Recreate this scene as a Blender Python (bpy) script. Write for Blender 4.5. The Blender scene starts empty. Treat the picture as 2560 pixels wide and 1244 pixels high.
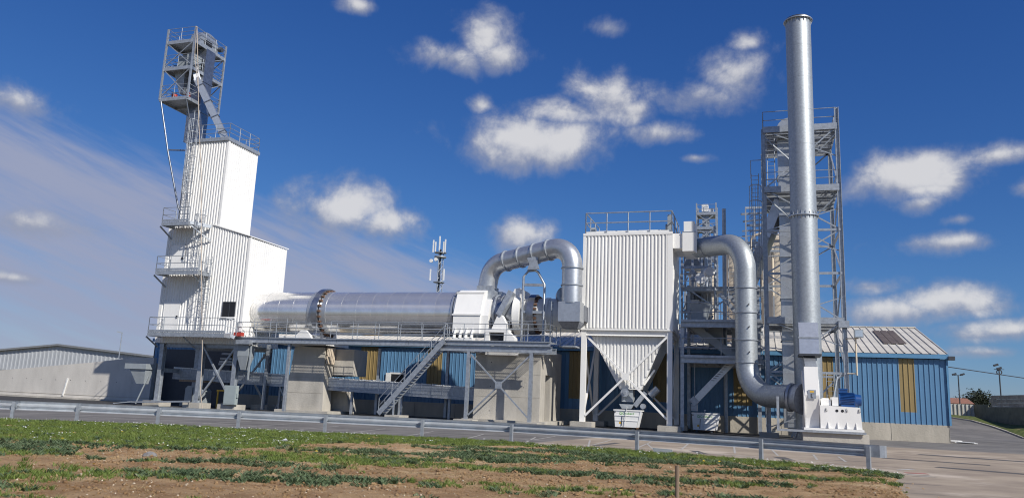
import bpy, math, random
import numpy as np
from mathutils import Vector, Matrix
random.seed(7); RNG = np.random.default_rng(11)
R = math.radians
S = bpy.context.scene
COL = S.collection

# ------------------------------------------------------------------ camera
cam_d = bpy.data.cameras.new('camera'); cam = bpy.data.objects.new('camera', cam_d); COL.objects.link(cam)
cam_d.sensor_fit = 'HORIZONTAL'; cam_d.sensor_width = 36.0
cam_d.lens = 36.0 * 1955.0 / 2560.0
cam_d.clip_start = 0.1; cam_d.clip_end = 6000
YAW, PITCH, ROLL, HCAM = R(-17.72), R(10.86), R(2.41), 1.6
fw = Vector((math.sin(YAW) * math.cos(PITCH), math.cos(YAW) * math.cos(PITCH), math.sin(PITCH)))
rt = Vector((math.cos(YAW), -math.sin(YAW), 0)); up = rt.cross(fw)
r2 = rt * math.cos(ROLL) + up * math.sin(ROLL); u2 = -rt * math.sin(ROLL) + up * math.cos(ROLL)
cam.matrix_world = Matrix(((r2.x, u2.x, -fw.x, 0), (r2.y, u2.y, -fw.y, 0), (r2.z, u2.z, -fw.z, HCAM), (0, 0, 0, 1)))
S.camera = cam

# ------------------------------------------------------------------ light, sky, exposure
SUN_EL = R(37.0); SUN_AZ = R(57.5)          # azimuth measured from -Y (towards camera) to +X
sdir = Vector((math.sin(SUN_AZ) * math.cos(SUN_EL), -math.cos(SUN_AZ) * math.cos(SUN_EL), math.sin(SUN_EL)))
sun_d = bpy.data.lights.new('sun', 'SUN'); sun = bpy.data.objects.new('sun', sun_d); COL.objects.link(sun)
sun_d.energy = 4.8; sun_d.angle = R(0.53); sun_d.color = (1.0, 0.955, 0.88)
sun.rotation_euler = sdir.to_track_quat('Z', 'Y').to_euler()
S.view_settings.view_transform = 'Standard'; S.view_settings.look = 'None'
S.view_settings.exposure = 0.03
S.render.filter_size = 1.1; S.cycles.filter_width = 1.1; S.view_settings.gamma = 1.0; S.view_settings.use_curve_mapping = False

W = bpy.data.worlds.new('World'); S.world = W; W.use_nodes = True
nt = W.node_tree; nt.nodes.clear(); L = nt.links.new
def nd(t, **k):
    n = nt.nodes.new(t)
    for a, b in k.items(): setattr(n, a, b)
    return n
def inp(s, v):
    if isinstance(v, (int, float, tuple)): s.default_value = v
    else: L(v, s)
def mth(op, a, b=0.0, c=0.0, clamp=False):
    n = nd('ShaderNodeMath', operation=op, use_clamp=clamp); inp(n.inputs[0], a); inp(n.inputs[1], b)
    if op in ('MULTIPLY_ADD',): inp(n.inputs[2], c)
    return n.outputs[0]
def vmth(op, a, b=(0, 0, 0), c=(0, 0, 0)):
    n = nd('ShaderNodeVectorMath', operation=op); inp(n.inputs[0], a)
    if op != 'LENGTH': inp(n.inputs[1], b)
    if op == 'MULTIPLY_ADD': inp(n.inputs[2], c)
    return n.outputs['Value'] if op in ('LENGTH', 'DOT_PRODUCT') else n.outputs[0]
def ss(x, a, b, o0=0.0, o1=1.0):
    n = nd('ShaderNodeMapRange', interpolation_type='SMOOTHSTEP'); inp(n.inputs[0], x)
    n.inputs[1].default_value = a; n.inputs[2].default_value = b; n.inputs[3].default_value = o0; n.inputs[4].default_value = o1
    return n.outputs[0]
def wnoise(vec, scale, detail, rough=0.55, dist=0.0):
    n = nd('ShaderNodeTexNoise'); n.inputs['Scale'].default_value = scale; n.inputs['Detail'].default_value = detail
    n.inputs['Roughness'].default_value = rough; n.inputs['Distortion'].default_value = dist; L(vec, n.inputs['Vector']); return n.outputs[0]
sky = nd('ShaderNodeTexSky', sky_type='NISHITA', sun_disc=False, sun_elevation=SUN_EL, sun_rotation=math.pi - SUN_AZ,
         altitude=100, air_density=1.0, dust_density=0.15, ozone_density=3.0)
sc_ = nd('ShaderNodeSeparateColor'); L(sky.outputs[0], sc_.inputs[0]); cc_ = nd('ShaderNodeCombineColor')   # clear, deep blue spring sky
for k_, (g_, t_) in enumerate(((1.3, .45), (1.05, .53), (.775, .72))): L(mth('MULTIPLY', mth('POWER', mth('MULTIPLY', sc_.outputs[k_], .1), g_), 10 * t_), cc_.inputs[k_])
skyc = cc_.outputs[0]
tc = nd('ShaderNodeTexCoord').outputs['Generated']
sep = nd('ShaderNodeSeparateXYZ'); L(tc, sep.inputs[0])
az = mth('ARCTAN2', sep.outputs[0], sep.outputs[1]); el = mth('ARCSINE', sep.outputs[2])
cmb = nd('ShaderNodeCombineXYZ'); L(az, cmb.inputs[0]); L(el, cmb.inputs[1]); ae = cmb.outputs[0]
def sky_ae(x, y):                       # direction of a cloud in the sky (azimuth, elevation)
    d = fw + r2 * ((x - 1280) / 1955) - u2 * ((y - 622) / 1955); d.normalize()
    return math.atan2(d.x, d.y), math.asin(d.z)
K = 1 / 1955
# clouds: (x, y, half width, half height, weight)
CL = [(1205, 90, 62, 62, .95), (1120, 142, 105, 42, .9), (1245, 140, 85, 40, .85), (1515, 72, 60, 30, .62),
      (1525, 240, 105, 62, .95), (1400, 278, 115, 40, .88), (1590, 275, 55, 50, .8), (1345, 360, 150, 58, 1.15),
      (1835, 185, 90, 58, 1.05), (1745, 240, 95, 50, .95), (1860, 112, 60, 30, .7), (1655, 332, 88, 34, .88),
      (845, 525, 112, 62, 1.15), (955, 562, 80, 42, 1.1), (1302, 580, 85, 40, .98), (2290, 436, 118, 56, 1.1),
      (2305, 510, 62, 26, .82), (2490, 390, 80, 28, .85), (2390, 606, 150, 30, .72), (2375, 755, 125, 36, .95),
      (2230, 775, 150, 36, .78), (45, 258, 120, 48, .62), (80, 556, 130, 44, .62), (25, 694, 70, 18, .75),
      (1735, 396, 60, 18, .55), (1200, 262, 42, 34, .5), (900, 16, 55, 26, .6), (2520, 828, 130, 28, .85),
      (2470, 880, 100, 18, .7), (2180, 715, 110, 30, .62), (2560, 470, 40, 30, .7), (2395, 548, 60, 18, .55)]
acc = None; acc2 = None
for (x, y, w, h, wt) in CL:
    a, e = sky_ae(x, y); ra = w * K * 1.25 / max(math.cos(e), .5); re = h * K * 1.25
    v = vmth('MULTIPLY_ADD', ae, (1 / ra, 1 / re, 0), (-a / ra, -e / re, 0))
    d = mth('SUBTRACT', wt, vmth('LENGTH', v)); acc = d if acc is None else mth('MAXIMUM', acc, d)
    v2 = vmth('ADD', v, (-.12, -.55, 0))
    d2 = mth('SUBTRACT', wt, vmth('LENGTH', v2)); acc2 = d2 if acc2 is None else mth('MAXIMUM', acc2, d2)
n1 = wnoise(tc, 12.5, 10.0, .58, .2); n2 = wnoise(tc, 34.0, 8.0, .62, .3)
# the same cumulus field carried on round the rest of the sky
field = mth('SUBTRACT', wnoise(tc, 5.5, 4.0), .60)
az_out = ss(mth('ABSOLUTE', mth('ADD', az, .31)), .72, .95)
acc = mth('MAXIMUM', acc, mth('ADD', mth('MULTIPLY_ADD', field, 5.0, .05), mth('MULTIPLY_ADD', az_out, 5.0, -5.0)))
nz = mth('MULTIPLY_ADD', n1, 2.6, -1.34); nz = mth('MULTIPLY_ADD', n2, .75, mth('SUBTRACT', nz, .375))
den = mth('ADD', acc, mth('MULTIPLY', nz, .9))
alpha = ss(den, -.2, .78); core = ss(den, .0, .8)
lit = ss(mth('ADD', acc2, mth('MULTIPLY', nz, .8)), -.2, .55)
# thin high veil on the left
va, ve = sky_ae(620, 560); pa, pe = sky_ae(0, 230); qa, qe = sky_ae(1150, 640)
tx, ty = qa - pa, qe - pe; tl = math.hypot(tx, ty); nx, ny = ty / tl, -tx / tl      # normal pointing below the veil's upper edge
if ny > 0: nx, ny = -nx, -ny
dist = vmth('DOT_PRODUCT', vmth('SUBTRACT', ae, (pa, pe, 0)), (nx, ny, 0))
cb2 = nd('ShaderNodeCombineXYZ'); L(az, cb2.inputs[1]); cmb2 = cb2.outputs[0]
stretch = vmth('MULTIPLY', vmth('ADD', ae, vmth('MULTIPLY', cmb2, (0, .35, 0))), (3.0, 20.0, 1.0))
veil_n = wnoise(stretch, 1.6, 6.0, .6)
veil = mth('MULTIPLY', ss(mth('ADD', dist, mth('MULTIPLY_ADD', veil_n, .10, -.05)), -.01, .06), ss(dist, .16, .36, 1, .4))
veil = mth('MULTIPLY', veil, ss(veil_n, .2, .62, .5, .95))
veil = mth('MULTIPLY', veil, ss(az, -.36, -.12, 1, .25))
ccol = nd('ShaderNodeMixRGB'); L(mth('MULTIPLY', core, lit), ccol.inputs[0]); ccol.inputs[1].default_value = (2.9, 3.2, 4.2, 1); ccol.inputs[2].default_value = (7.0, 6.95, 7.05, 1)
m1 = nd('ShaderNodeMixRGB'); L(veil, m1.inputs[0]); L(skyc, m1.inputs[1]); m1.inputs[2].default_value = (3.2, 3.55, 4.95, 1)
m2 = nd('ShaderNodeMixRGB'); L(mth('MULTIPLY', alpha, .9), m2.inputs[0]); L(m1.outputs[0], m2.inputs[1]); L(ccol.outputs[0], m2.inputs[2])
bg = nd('ShaderNodeBackground'); bg.inputs['Strength'].default_value = 0.1; L(m2.outputs[0], bg.inputs['Color'])
wo = nd('ShaderNodeOutputWorld'); L(bg.outputs[0], wo.inputs['Surface'])

# ------------------------------------------------------------------ materials
MATS = {}
def mat(name, col, rough=.6, metal=0.0, var=.12, vscale=3.0, bump=0.0, bscale=20.0, col2=None, spec=.5, streak=None, detail=5.0, coords='Object', clear=0.0, rnd=0.0):
    if name in MATS: return MATS[name]
    m = bpy.data.materials.new(name); m.use_nodes = True; t = m.node_tree; b = t.nodes['Principled BSDF']
    b.inputs['Roughness'].default_value = rough; b.inputs['Metallic'].default_value = metal
    b.inputs['Specular IOR Level'].default_value = spec; b.inputs['Coat Weight'].default_value = clear
    c = t.nodes.new('ShaderNodeTexCoord'); mp = t.nodes.new('ShaderNodeMapping'); t.links.new(c.outputs[coords], mp.inputs[0])
    if streak: mp.inputs['Scale'].default_value = streak
    n = t.nodes.new('ShaderNodeTexNoise'); n.inputs['Scale'].default_value = vscale; n.inputs['Detail'].default_value = detail; n.inputs['Roughness'].default_value = .6
    t.links.new(mp.outputs[0], n.inputs['Vector'])
    mr = t.nodes.new('ShaderNodeMapRange'); t.links.new(n.outputs[0], mr.inputs[0]); mr.inputs[1].default_value = .3; mr.inputs[2].default_value = .7
    mx = t.nodes.new('ShaderNodeMixRGB'); t.links.new(mr.outputs[0], mx.inputs[0])
    c2 = col2 or tuple(x * (1 - var) for x in col); c1 = col if col2 else tuple(min(1, x * (1 + var * .6)) for x in col)
    mx.inputs[1].default_value = (*c2, 1); mx.inputs[2].default_value = (*c1, 1)
    co = mx.outputs[0]
    if rnd:                                                  # sheets of slightly different age
        oi = t.nodes.new('ShaderNodeObjectInfo'); rr_ = t.nodes.new('ShaderNodeMapRange'); t.links.new(oi.outputs['Random'], rr_.inputs[0]); rr_.inputs[3].default_value = 1 - rnd; rr_.inputs[4].default_value = 1 + rnd
        hs = t.nodes.new('ShaderNodeHueSaturation'); t.links.new(rr_.outputs[0], hs.inputs['Value']); t.links.new(co, hs.inputs['Color']); co = hs.outputs[0]
    t.links.new(co, b.inputs['Base Color'])
    if bump:
        bn = t.nodes.new('ShaderNodeTexNoise'); bn.inputs['Scale'].default_value = bscale; bn.inputs['Detail'].default_value = 4
        t.links.new(c.outputs[coords], bn.inputs['Vector'])
        bp = t.nodes.new('ShaderNodeBump'); bp.inputs['Strength'].default_value = bump; bp.inputs['Distance'].default_value = .05
        t.links.new(bn.outputs[0], bp.inputs['Height']); t.links.new(bp.outputs[0], b.inputs['Normal'])
    MATS[name] = m; return m
white = mat('white_paint', (.82, .81, .78), .5, var=.07, vscale=.9, streak=(1, 1, .25))
white_s = mat('white_sheet', (.79, .78, .75), .5, var=.10, vscale=.8, streak=(1, 1, .12), detail=7)
galv = mat('galvanised_steel', (.40, .43, .465), .45, .5, var=.25, vscale=5.0)
galv_l = mat('galvanised_light', (.56, .58, .60), .38, .75, var=.12, vscale=5.0, bump=.06, bscale=6)
stackm = mat('galvanised_plate', (.42, .45, .47), .50, .65, var=.2, vscale=9.0, detail=8, bump=.05, bscale=3)
steel = mat('polished_sheet', (.84, .83, .81), .19, .78, var=.10, vscale=1.4, bump=.03, bscale=1.1, rnd=.05)
steel_d = mat('dark_steel', (.30, .32, .36), .35, .85, var=.25, vscale=4)
tyrem = mat('bare_ring_steel', (.42, .44, .48), .30, .9, var=.2, vscale=3)
rust = mat('rust', (.15, .085, .055), .8, var=.35, vscale=9)
conc = mat('concrete', (.47, .44, .385), .85, var=.26, vscale=1.1, bump=.3, bscale=12, detail=9, streak=(1, 1, .4))
conc_o = mat('old_concrete', (.46, .42, .35), .9, var=.28, vscale=.8, bump=.3, bscale=9, streak=(1, 1, .35), detail=9)
formw = mat('timber_board', (.62, .52, .40), .8, var=.15, vscale=2, streak=(1, 8, 1))
blue = mat('blue_sheet', (.11, .24, .40), .45, var=.24, vscale=.6, streak=(1, 1, .35), detail=8, rnd=.09)
blue_t = mat('blue_trim', (.10, .25, .42), .45, var=.08)
gold = mat('fibreglass_sheet', (.30, .22, .095), .55, var=.26, vscale=.9, streak=(1, 1, .25), rnd=.1)
roofm = mat('off_white_roof_sheet', (.58, .55, .49), .6, var=.24, vscale=.5, detail=8, rnd=.07)
skyl = mat('brown_rooflight', (.14, .11, .085), .5, var=.25, vscale=2)
dark = mat('dark_opening', (.015, .016, .02), .6)
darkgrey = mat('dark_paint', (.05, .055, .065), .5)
grey = mat('grey_paint', (.30, .33, .35), .5)
greycab = mat('grey_green_cabinet', (.33, .38, .38), .45, var=.05)
red = mat('red_paint', (.42, .05, .035), .5)
motorb = mat('motor_blue', (.012, .065, .22), .32, var=.12, clear=.3)
green = mat('sign_green', (.13, .40, .06), .5)
yellow = mat('label_yellow', (.75, .45, .05), .5)
black = mat('black_mark', (.02, .02, .02), .5)
beige = mat('beige_silo', (.66, .56, .42), .6, var=.14, vscale=.6, streak=(1, 1, .3))
ropem = mat('rope', (.50, .42, .34), .9)
greysheet = mat('grey_sheet', (.45, .47, .49), .5, var=.06, vscale=.6)
roofg = mat('grey_roof_trim', (.22, .23, .24), .6)
blockm = mat('block_wall', (.38, .34, .28), .9, var=.2, vscale=2, bump=.3, rnd=.14)
netm = mat('green_netting', (.17, .17, .125), .9, var=.3, vscale=1.5)
fencew = mat('pale_fence', (.50, .51, .48), .8, var=.1)
tiler = mat('clay_tiles', (.30, .14, .09), .8, var=.25, vscale=3)
wood = mat('weathered_wood', (.27, .20, .14), .9, var=.3, vscale=9, streak=(1, 1, .1))
linem = mat('line_paint', (.46, .44, .40), .8, var=.3, vscale=5)
redl = mat('red_line_paint', (.45, .17, .14), .8, var=.3, vscale=5)
stonem = mat('limestone', (.54, .45, .33), .9, var=.25, vscale=6)
leafm = mat('evergreen', (.022, .032, .014), .8, var=.4, vscale=2)
barkm = mat('bark', (.09, .06, .04), .9)
glass = mat('lamp_glass', (.5, .55, .6), .1, .3)
whitep = mat('antenna_white', (.78, .78, .76), .5)

def grass_mat(name, a, b, tip):
    m = bpy.data.materials.new(name); m.use_nodes = True; t = m.node_tree; p = t.nodes['Principled BSDF']
    p.inputs['Roughness'].default_value = .6; p.inputs['Specular IOR Level'].default_value = .25
    at = t.nodes.new('ShaderNodeAttribute'); at.attribute_name = 'shade'
    mx = t.nodes.new('ShaderNodeMixRGB'); t.links.new(at.outputs['Fac'], mx.inputs[0]); mx.inputs[1].default_value = (*a, 1); mx.inputs[2].default_value = (*b, 1)
    t.links.new(mx.outputs[0], p.inputs['Base Color'])
    tr = t.nodes.new('ShaderNodeBsdfTranslucent'); t.links.new(mx.outputs[0], tr.inputs[0])
    ms = t.nodes.new('ShaderNodeMixShader'); ms.inputs[0].default_value = .25
    o = t.nodes['Material Output']; t.links.new(p.outputs[0], ms.inputs[1]); t.links.new(tr.outputs[0], ms.inputs[2]); t.links.new(ms.outputs[0], o.inputs[0])
    return m
grassm = grass_mat('meadow_grass', (.08, .13, .028), (.22, .285, .07), None)
weedm = grass_mat('weed_leaf', (.06, .10, .045), (.18, .235, .125), None)
strawm = grass_mat('dry_straw', (.26, .19, .08), (.55, .42, .23), None)
daisym = mat('daisy_white', (.82, .82, .80), .6)
dandym = mat('dandelion_yellow', (.80, .55, .02), .6)

# ------------------------------------------------------------------ mesh helpers
def obj(name, mesh, parent=None, m=None):
    o = bpy.data.objects.new(name, mesh); COL.objects.link(o)
    if m is not None and not mesh.materials: mesh.materials.append(m)
    if parent is not None: o.parent = parent
    return o
def empty(name, loc=(0, 0, 0)):
    o = bpy.data.objects.new(name, None); COL.objects.link(o); o.location = loc; return o
def tag(o, label=None, cat=None, group=None, kind=None):
    if label: o['label'] = label
    if cat: o['category'] = cat
    if group: o['group'] = group
    if kind: o['kind'] = kind
    return o
def thing(name, label, cat, group=None): return tag(empty(name), label, cat, group)

class MB:
    def __init__(s): s.v = []; s.f = []; s.sm = []
    def add(s, vs, fs, smooth=False):
        b = len(s.v); s.v.extend(tuple(p) for p in vs)
        s.f.extend(tuple(b + i for i in f) for f in fs); s.sm.extend([smooth] * len(fs)); return s
    def box(s, x0, x1, y0, y1, z0, z1):
        v = [(x0, y0, z0), (x1, y0, z0), (x1, y1, z0), (x0, y1, z0), (x0, y0, z1), (x1, y0, z1), (x1, y1, z1), (x0, y1, z1)]
        return s.add(v, [(0, 3, 2, 1), (4, 5, 6, 7), (0, 1, 5, 4), (1, 2, 6, 5), (2, 3, 7, 6), (3, 0, 4, 7)])
    def beam(s, p, q, w, h=None, upv=(0, 0, 1)):
        h = h or w; p, q = Vector(p), Vector(q); d = (q - p).normalized(); u = Vector(upv)
        if abs(d.dot(u)) > .98: u = Vector((0, 1, 0))
        a = d.cross(u).normalized() * (w / 2); b = a.cross(d).normalized() * (h / 2)
        v = [p - a - b, p + a - b, p + a + b, p - a + b, q - a - b, q + a - b, q + a + b, q - a + b]
        return s.add(v, [(0, 3, 2, 1), (4, 5, 6, 7), (0, 1, 5, 4), (1, 2, 6, 5), (2, 3, 7, 6), (3, 0, 4, 7)])
    def ibeam(s, p, q, w, h, t=.03, upv=(0, 0, 1)):
        p, q = Vector(p), Vector(q); d = (q - p).normalized(); u = Vector(upv)
        if abs(d.dot(u)) > .98: u = Vector((0, 1, 0))
        a = d.cross(u).normalized(); b = a.cross(d).normalized()
        s.beam(p + b * (h / 2 - t / 2), q + b * (h / 2 - t / 2), w, t, b); s.beam(p - b * (h / 2 - t / 2), q - b * (h / 2 - t / 2), w, t, b)
        return s.beam(p, q, t, h - 2 * t, b)
    def tube(s, pts, r, n=8, cap=True, r_end=None):
        P = [Vector(p) for p in pts]; N = len(P); rings = []
        t0 = (P[1] - P[0]).normalized(); u = Vector((0, 0, 1)) if abs(t0.z) < .9 else Vector((0, 1, 0)); u = (u - t0 * u.dot(t0)).normalized()
        for i in range(N):
            t = (P[min(i + 1, N - 1)] - P[max(i - 1, 0)]).normalized(); u = (u - t * u.dot(t)).normalized(); w = t.cross(u)
            rr = r if r_end is None else r + (r_end - r) * i / (N - 1)
            rings.append([P[i] + (u * math.cos(2 * math.pi * k / n) + w * math.sin(2 * math.pi * k / n)) * rr for k in range(n)])
        v = [p for g in rings for p in g]; f = []
        for i in range(N - 1):
            for k in range(n): f.append((i * n + k, i * n + (k + 1) % n, (i + 1) * n + (k + 1) % n, (i + 1) * n + k))
        s.add(v, f, True)
        if cap: s.add(rings[0], [tuple(range(n - 1, -1, -1))]); s.add(rings[-1], [tuple(range(n))])
        return s
    def cyl(s, p, q, r, n=24, cap=True, r2=None): return s.tube([p, q], r, n, cap, r2)
    def ring(s, p, q, r_in, r_out, n=32):
        p, q = Vector(p), Vector(q); t = (q - p).normalized(); u = Vector((0, 0, 1)) if abs(t.z) < .9 else Vector((0, 1, 0)); u = (u - t * u.dot(t)).normalized(); w = t.cross(u)
        c = [(u * math.cos(2 * math.pi * k / n) + w * math.sin(2 * math.pi * k / n)) for k in range(n)]
        def strip(A, B, sm):
            s.add(A + B, [(k, (k + 1) % n, n + (k + 1) % n, n + k) for k in range(n)], sm)
        po = [p + d * r_out for d in c]; qo = [q + d * r_out for d in c]; pi_ = [p + d * r_in for d in c]; qi = [q + d * r_in for d in c]
        strip(po, qo, True); strip(qi, pi_, True); strip(pi_, po, False); strip(qo, qi, False); return s
    def prism(s, pts, axis, a0, a1):
        def P(u, v, a): return (a, u, v) if axis == 'x' else ((u, a, v) if axis == 'y' else (u, v, a))
        n = len(pts); v = [P(u, w, a0) for u, w in pts] + [P(u, w, a1) for u, w in pts]
        return s.add(v, [tuple(range(n)), tuple(range(2 * n - 1, n - 1, -1))] + [(k, n + k, n + (k + 1) % n, (k + 1) % n) for k in range(n)])
    def hull4(s, bot, top):                       # frustum from 4 bottom and 4 top points
        return s.add(list(bot) + list(top), [(0, 3, 2, 1), (4, 5, 6, 7), (0, 1, 5, 4), (1, 2, 6, 5), (2, 3, 7, 6), (3, 0, 4, 7)])
    def corr(s, p0, u, Lg, z0, ztop, n, pitch=.24, depth=.06):    # ribbed sheet wall; ztop is a number or function of distance
        u, n = Vector(u), Vector(n); k = max(1, round(Lg / pitch)); pt = Lg / k; prof = []
        for i in range(k): prof += [(i * pt, 0), (i * pt + .42 * pt, 0), (i * pt + .55 * pt, depth), (i * pt + .87 * pt, depth)]
        prof.append((Lg, 0)); v = []; p0 = Vector(p0)
        for d, e in prof:
            b = p0 + u * d + n * e; zt = ztop(d) if callable(ztop) else ztop
            zb = z0(d) if callable(z0) else z0
            v += [(b.x, b.y, zb), (b.x, b.y, zt)]
        return s.add(v, [(2 * i, 2 * i + 2, 2 * i + 3, 2 * i + 1) for i in range(len(prof) - 1)])
    def rail(s, pts, h=1.1, sp=1.5, r=.024, mids=(.55,), n=6):    # handrail along a polyline of deck points
        P = [Vector(p) for p in pts]; U = Vector((0, 0, 1))
        for a, b in zip(P[:-1], P[1:]):
            for hh in (h,) + tuple(mids): s.tube([a + U * hh, b + U * hh], r, n)
            k = max(1, round((b - a).length / sp))
            for i in range(k + 1):
                q = a.lerp(b, i / k); s.tube([q, q + U * h], r * 1.05, n)
        return s
    def grate(s, x0, x1, y0, y1, z, pitch=.11, along='y', t=.016, h=.035):
        if along == 'y':
            k = int((x1 - x0) / pitch)
            for i in range(k + 1): x = x0 + (x1 - x0) * i / k; s.box(x - t / 2, x + t / 2, y0, y1, z - h, z)
            for y in (y0 + .1, (y0 + y1) / 2, y1 - .1): s.box(x0, x1, y - .012, y + .012, z - h * .8, z - .004)
        else:
            k = int((y1 - y0) / pitch)
            for i in range(k + 1): y = y0 + (y1 - y0) * i / k; s.box(x0, x1, y - t / 2, y + t / 2, z - h, z)
            for x in (x0 + .1, (x0 + x1) / 2, x1 - .1): s.box(x - .012, x + .012, y0, y1, z - h * .8, z - .004)
        return s
    def ladder(s, p, q, side, w=.42, cage=None, out=(0, -1, 0), n=5):
        p, q, side, out = Vector(p), Vector(q), Vector(side), Vector(out); d = (q - p); Ln = d.length; d.normalize()
        for e in (-1, 1): s.tube([p + side * (e * w / 2), q + side * (e * w / 2)], .028, n)
        for i in range(int(Ln / .28)): c = p + d * (.2 + i * .28); s.tube([c - side * (w / 2), c + side * (w / 2)], .016, n)
        if cage is not None:
            st = cage; hp = []
            while st <= Ln + .01:
                c = p + d * st; arc = [c + side * (math.cos(a) * .37) + out * (math.sin(a) * .68) for a in [math.pi * j / 8 for j in range(9)]]
                s.tube(arc, .026, n); hp.append(arc); st += 1.0
            for j in (1, 3, 4, 5, 7): s.tube([hp[0][j], hp[-1][j]], .02, n)
        return s
    def mesh(s, name):
        m = bpy.data.meshes.new(name); m.from_pydata(s.v, [], s.f); m.polygons.foreach_set('use_smooth', s.sm); m.update(); return m
    def build(s, name, m, parent=None, **k): return tag(obj(name, s.mesh(name), parent, m), **k)
def bend(pts, rad, n=8):                           # round the corners of a polyline
    P = [Vector(p) for p in pts]; out = [P[0]]
    for a, b, c in zip(P[:-2], P[1:-1], P[2:]):
        d1, d2 = (a - b).normalized(), (c - b).normalized(); ang = d1.angle(d2); t = min(rad / math.tan(ang / 2), (a - b).length * .98, (c - b).length * .98)
        rr = t * math.tan(ang / 2); cen = b + (d1 + d2).normalized() * (rr / math.sin(ang / 2)); s0 = b + d1 * t - cen; s1 = b + d2 * t - cen
        for i in range(n + 1): out.append(cen + s0.normalized().slerp(s1.normalized(), i / n) * rr)
    out.append(P[-1]); return out
def np_mesh(name, verts, faces, attr=None):
    m = bpy.data.meshes.new(name); nv, nf, k = len(verts), len(faces), faces.shape[1]
    m.vertices.add(nv); m.vertices.foreach_set('co', verts.astype(np.float32).ravel()); m.loops.add(nf * k)
    m.loops.foreach_set('vertex_index', faces.astype(np.int32).ravel()); m.polygons.add(nf)
    m.polygons.foreach_set('loop_start', np.arange(0, nf * k, k, dtype=np.int32))
    if attr is not None:
        at = m.attributes.new('shade', 'FLOAT', 'POINT'); at.data.foreach_set('value', attr.astype(np.float32))
    m.update(calc_edges=True); return m
_lat = RNG.random((256, 256))
def vnoise(x, y):
    xi, yi = np.floor(x).astype(int), np.floor(y).astype(int); fx, fy = x - xi, y - yi; fx = fx * fx * (3 - 2 * fx); fy = fy * fy * (3 - 2 * fy)
    g = lambda a, b: _lat[a % 256, b % 256]
    return (g(xi, yi) * (1 - fx) + g(xi + 1, yi) * fx) * (1 - fy) + (g(xi, yi + 1) * (1 - fx) + g(xi + 1, yi + 1) * fx) * fy
def fbm(x, y, o=4): return sum(vnoise(x * 2 ** i + 17 * i, y * 2 ** i + 31 * i) * .5 ** i for i in range(o)) / sum(.5 ** i for i in range(o))

# ------------------------------------------------------------------ the setting: ground, yard, road
RAILP = [(-60, 14.5), (-44, 19.3), (-34, 22.2), (-27.7, 23.9), (-25.7, 25.0), (-22.6, 25.9), (-19.5, 26.75), (-16.1, 27.5), (-12.25, 28.05), (-8.8, 28.35), (-4.05, 27.6), (0, 26.45), (2.95, 25.25)]
RX = np.array([p[0] for p in RAILP]); RY = np.array([p[1] for p in RAILP])
def rail_y(x): return np.interp(x, RX, RY)

def two_tone(name, build):                         # ground materials: build(t, pos_xyz, N) -> colour, rough
    m = bpy.data.materials.new(name); m.use_nodes = True; t = m.node_tree; p = t.nodes['Principled BSDF']; p.inputs['Specular IOR Level'].default_value = .25
    build(t, p); return m
def tn(t, scale, detail=5, rough=.6, sc=None, kind='Noise'):
    g = t.nodes.new('ShaderNodeNewGeometry'); mp = t.nodes.new('ShaderNodeMapping'); t.links.new(g.outputs['Position'], mp.inputs[0])
    if sc: mp.inputs['Scale'].default_value = sc
    n = t.nodes.new('ShaderNodeTex' + kind); n.inputs['Scale'].default_value = scale
    if kind == 'Noise': n.inputs['Detail'].default_value = detail; n.inputs['Roughness'].default_value = rough
    t.links.new(mp.outputs[0], n.inputs['Vector']); return n.outputs[0]
def tr(t, x, a, b, o0=0., o1=1.):
    n = t.nodes.new('ShaderNodeMapRange'); n.interpolation_type = 'SMOOTHSTEP'; t.links.new(x, n.inputs[0])
    for i, v in enumerate((a, b, o0, o1)): n.inputs[i + 1].default_value = v
    return n.outputs[0]
def tmix(t, f, a, b):
    n = t.nodes.new('ShaderNodeMixRGB')
    for s, v in zip(n.inputs, (f, a, b)):
        if isinstance(v, tuple): s.default_value = (*v, 1)
        elif isinstance(v, (int, float)): s.default_value = v
        else: t.links.new(v, s)
    return n.outputs[0]
def tbump(t, p, h, strength, dist=.03):
    b = t.nodes.new('ShaderNodeBump'); b.inputs['Strength'].default_value = strength; b.inputs['Distance'].default_value = dist
    t.links.new(h, b.inputs['Height']); t.links.new(b.outputs[0], p.inputs['Normal'])
def soil(t, p):
    c = tmix(t, tr(t, tn(t, 1.3, 7), .35, .65), (.36, .215, .105), (.55, .36, .19))
    c = tmix(t, tr(t, tn(t, .5, 5, sc=(.35, 1.3, 1)), .54, .7), c, (.68, .50, .29))
    c = tmix(t, tr(t, tn(t, 26, 3), .60, .72), c, (.70, .58, .43)); c = tmix(t, tr(t, tn(t, 15, 4), .28, .40, 1, 0), c, (.22, .13, .075))
    t.links.new(c, p.inputs['Base Color']); p.inputs['Roughness'].default_value = .95; tbump(t, p, tn(t, 11, 9, .75), 1.0, .12)
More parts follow.
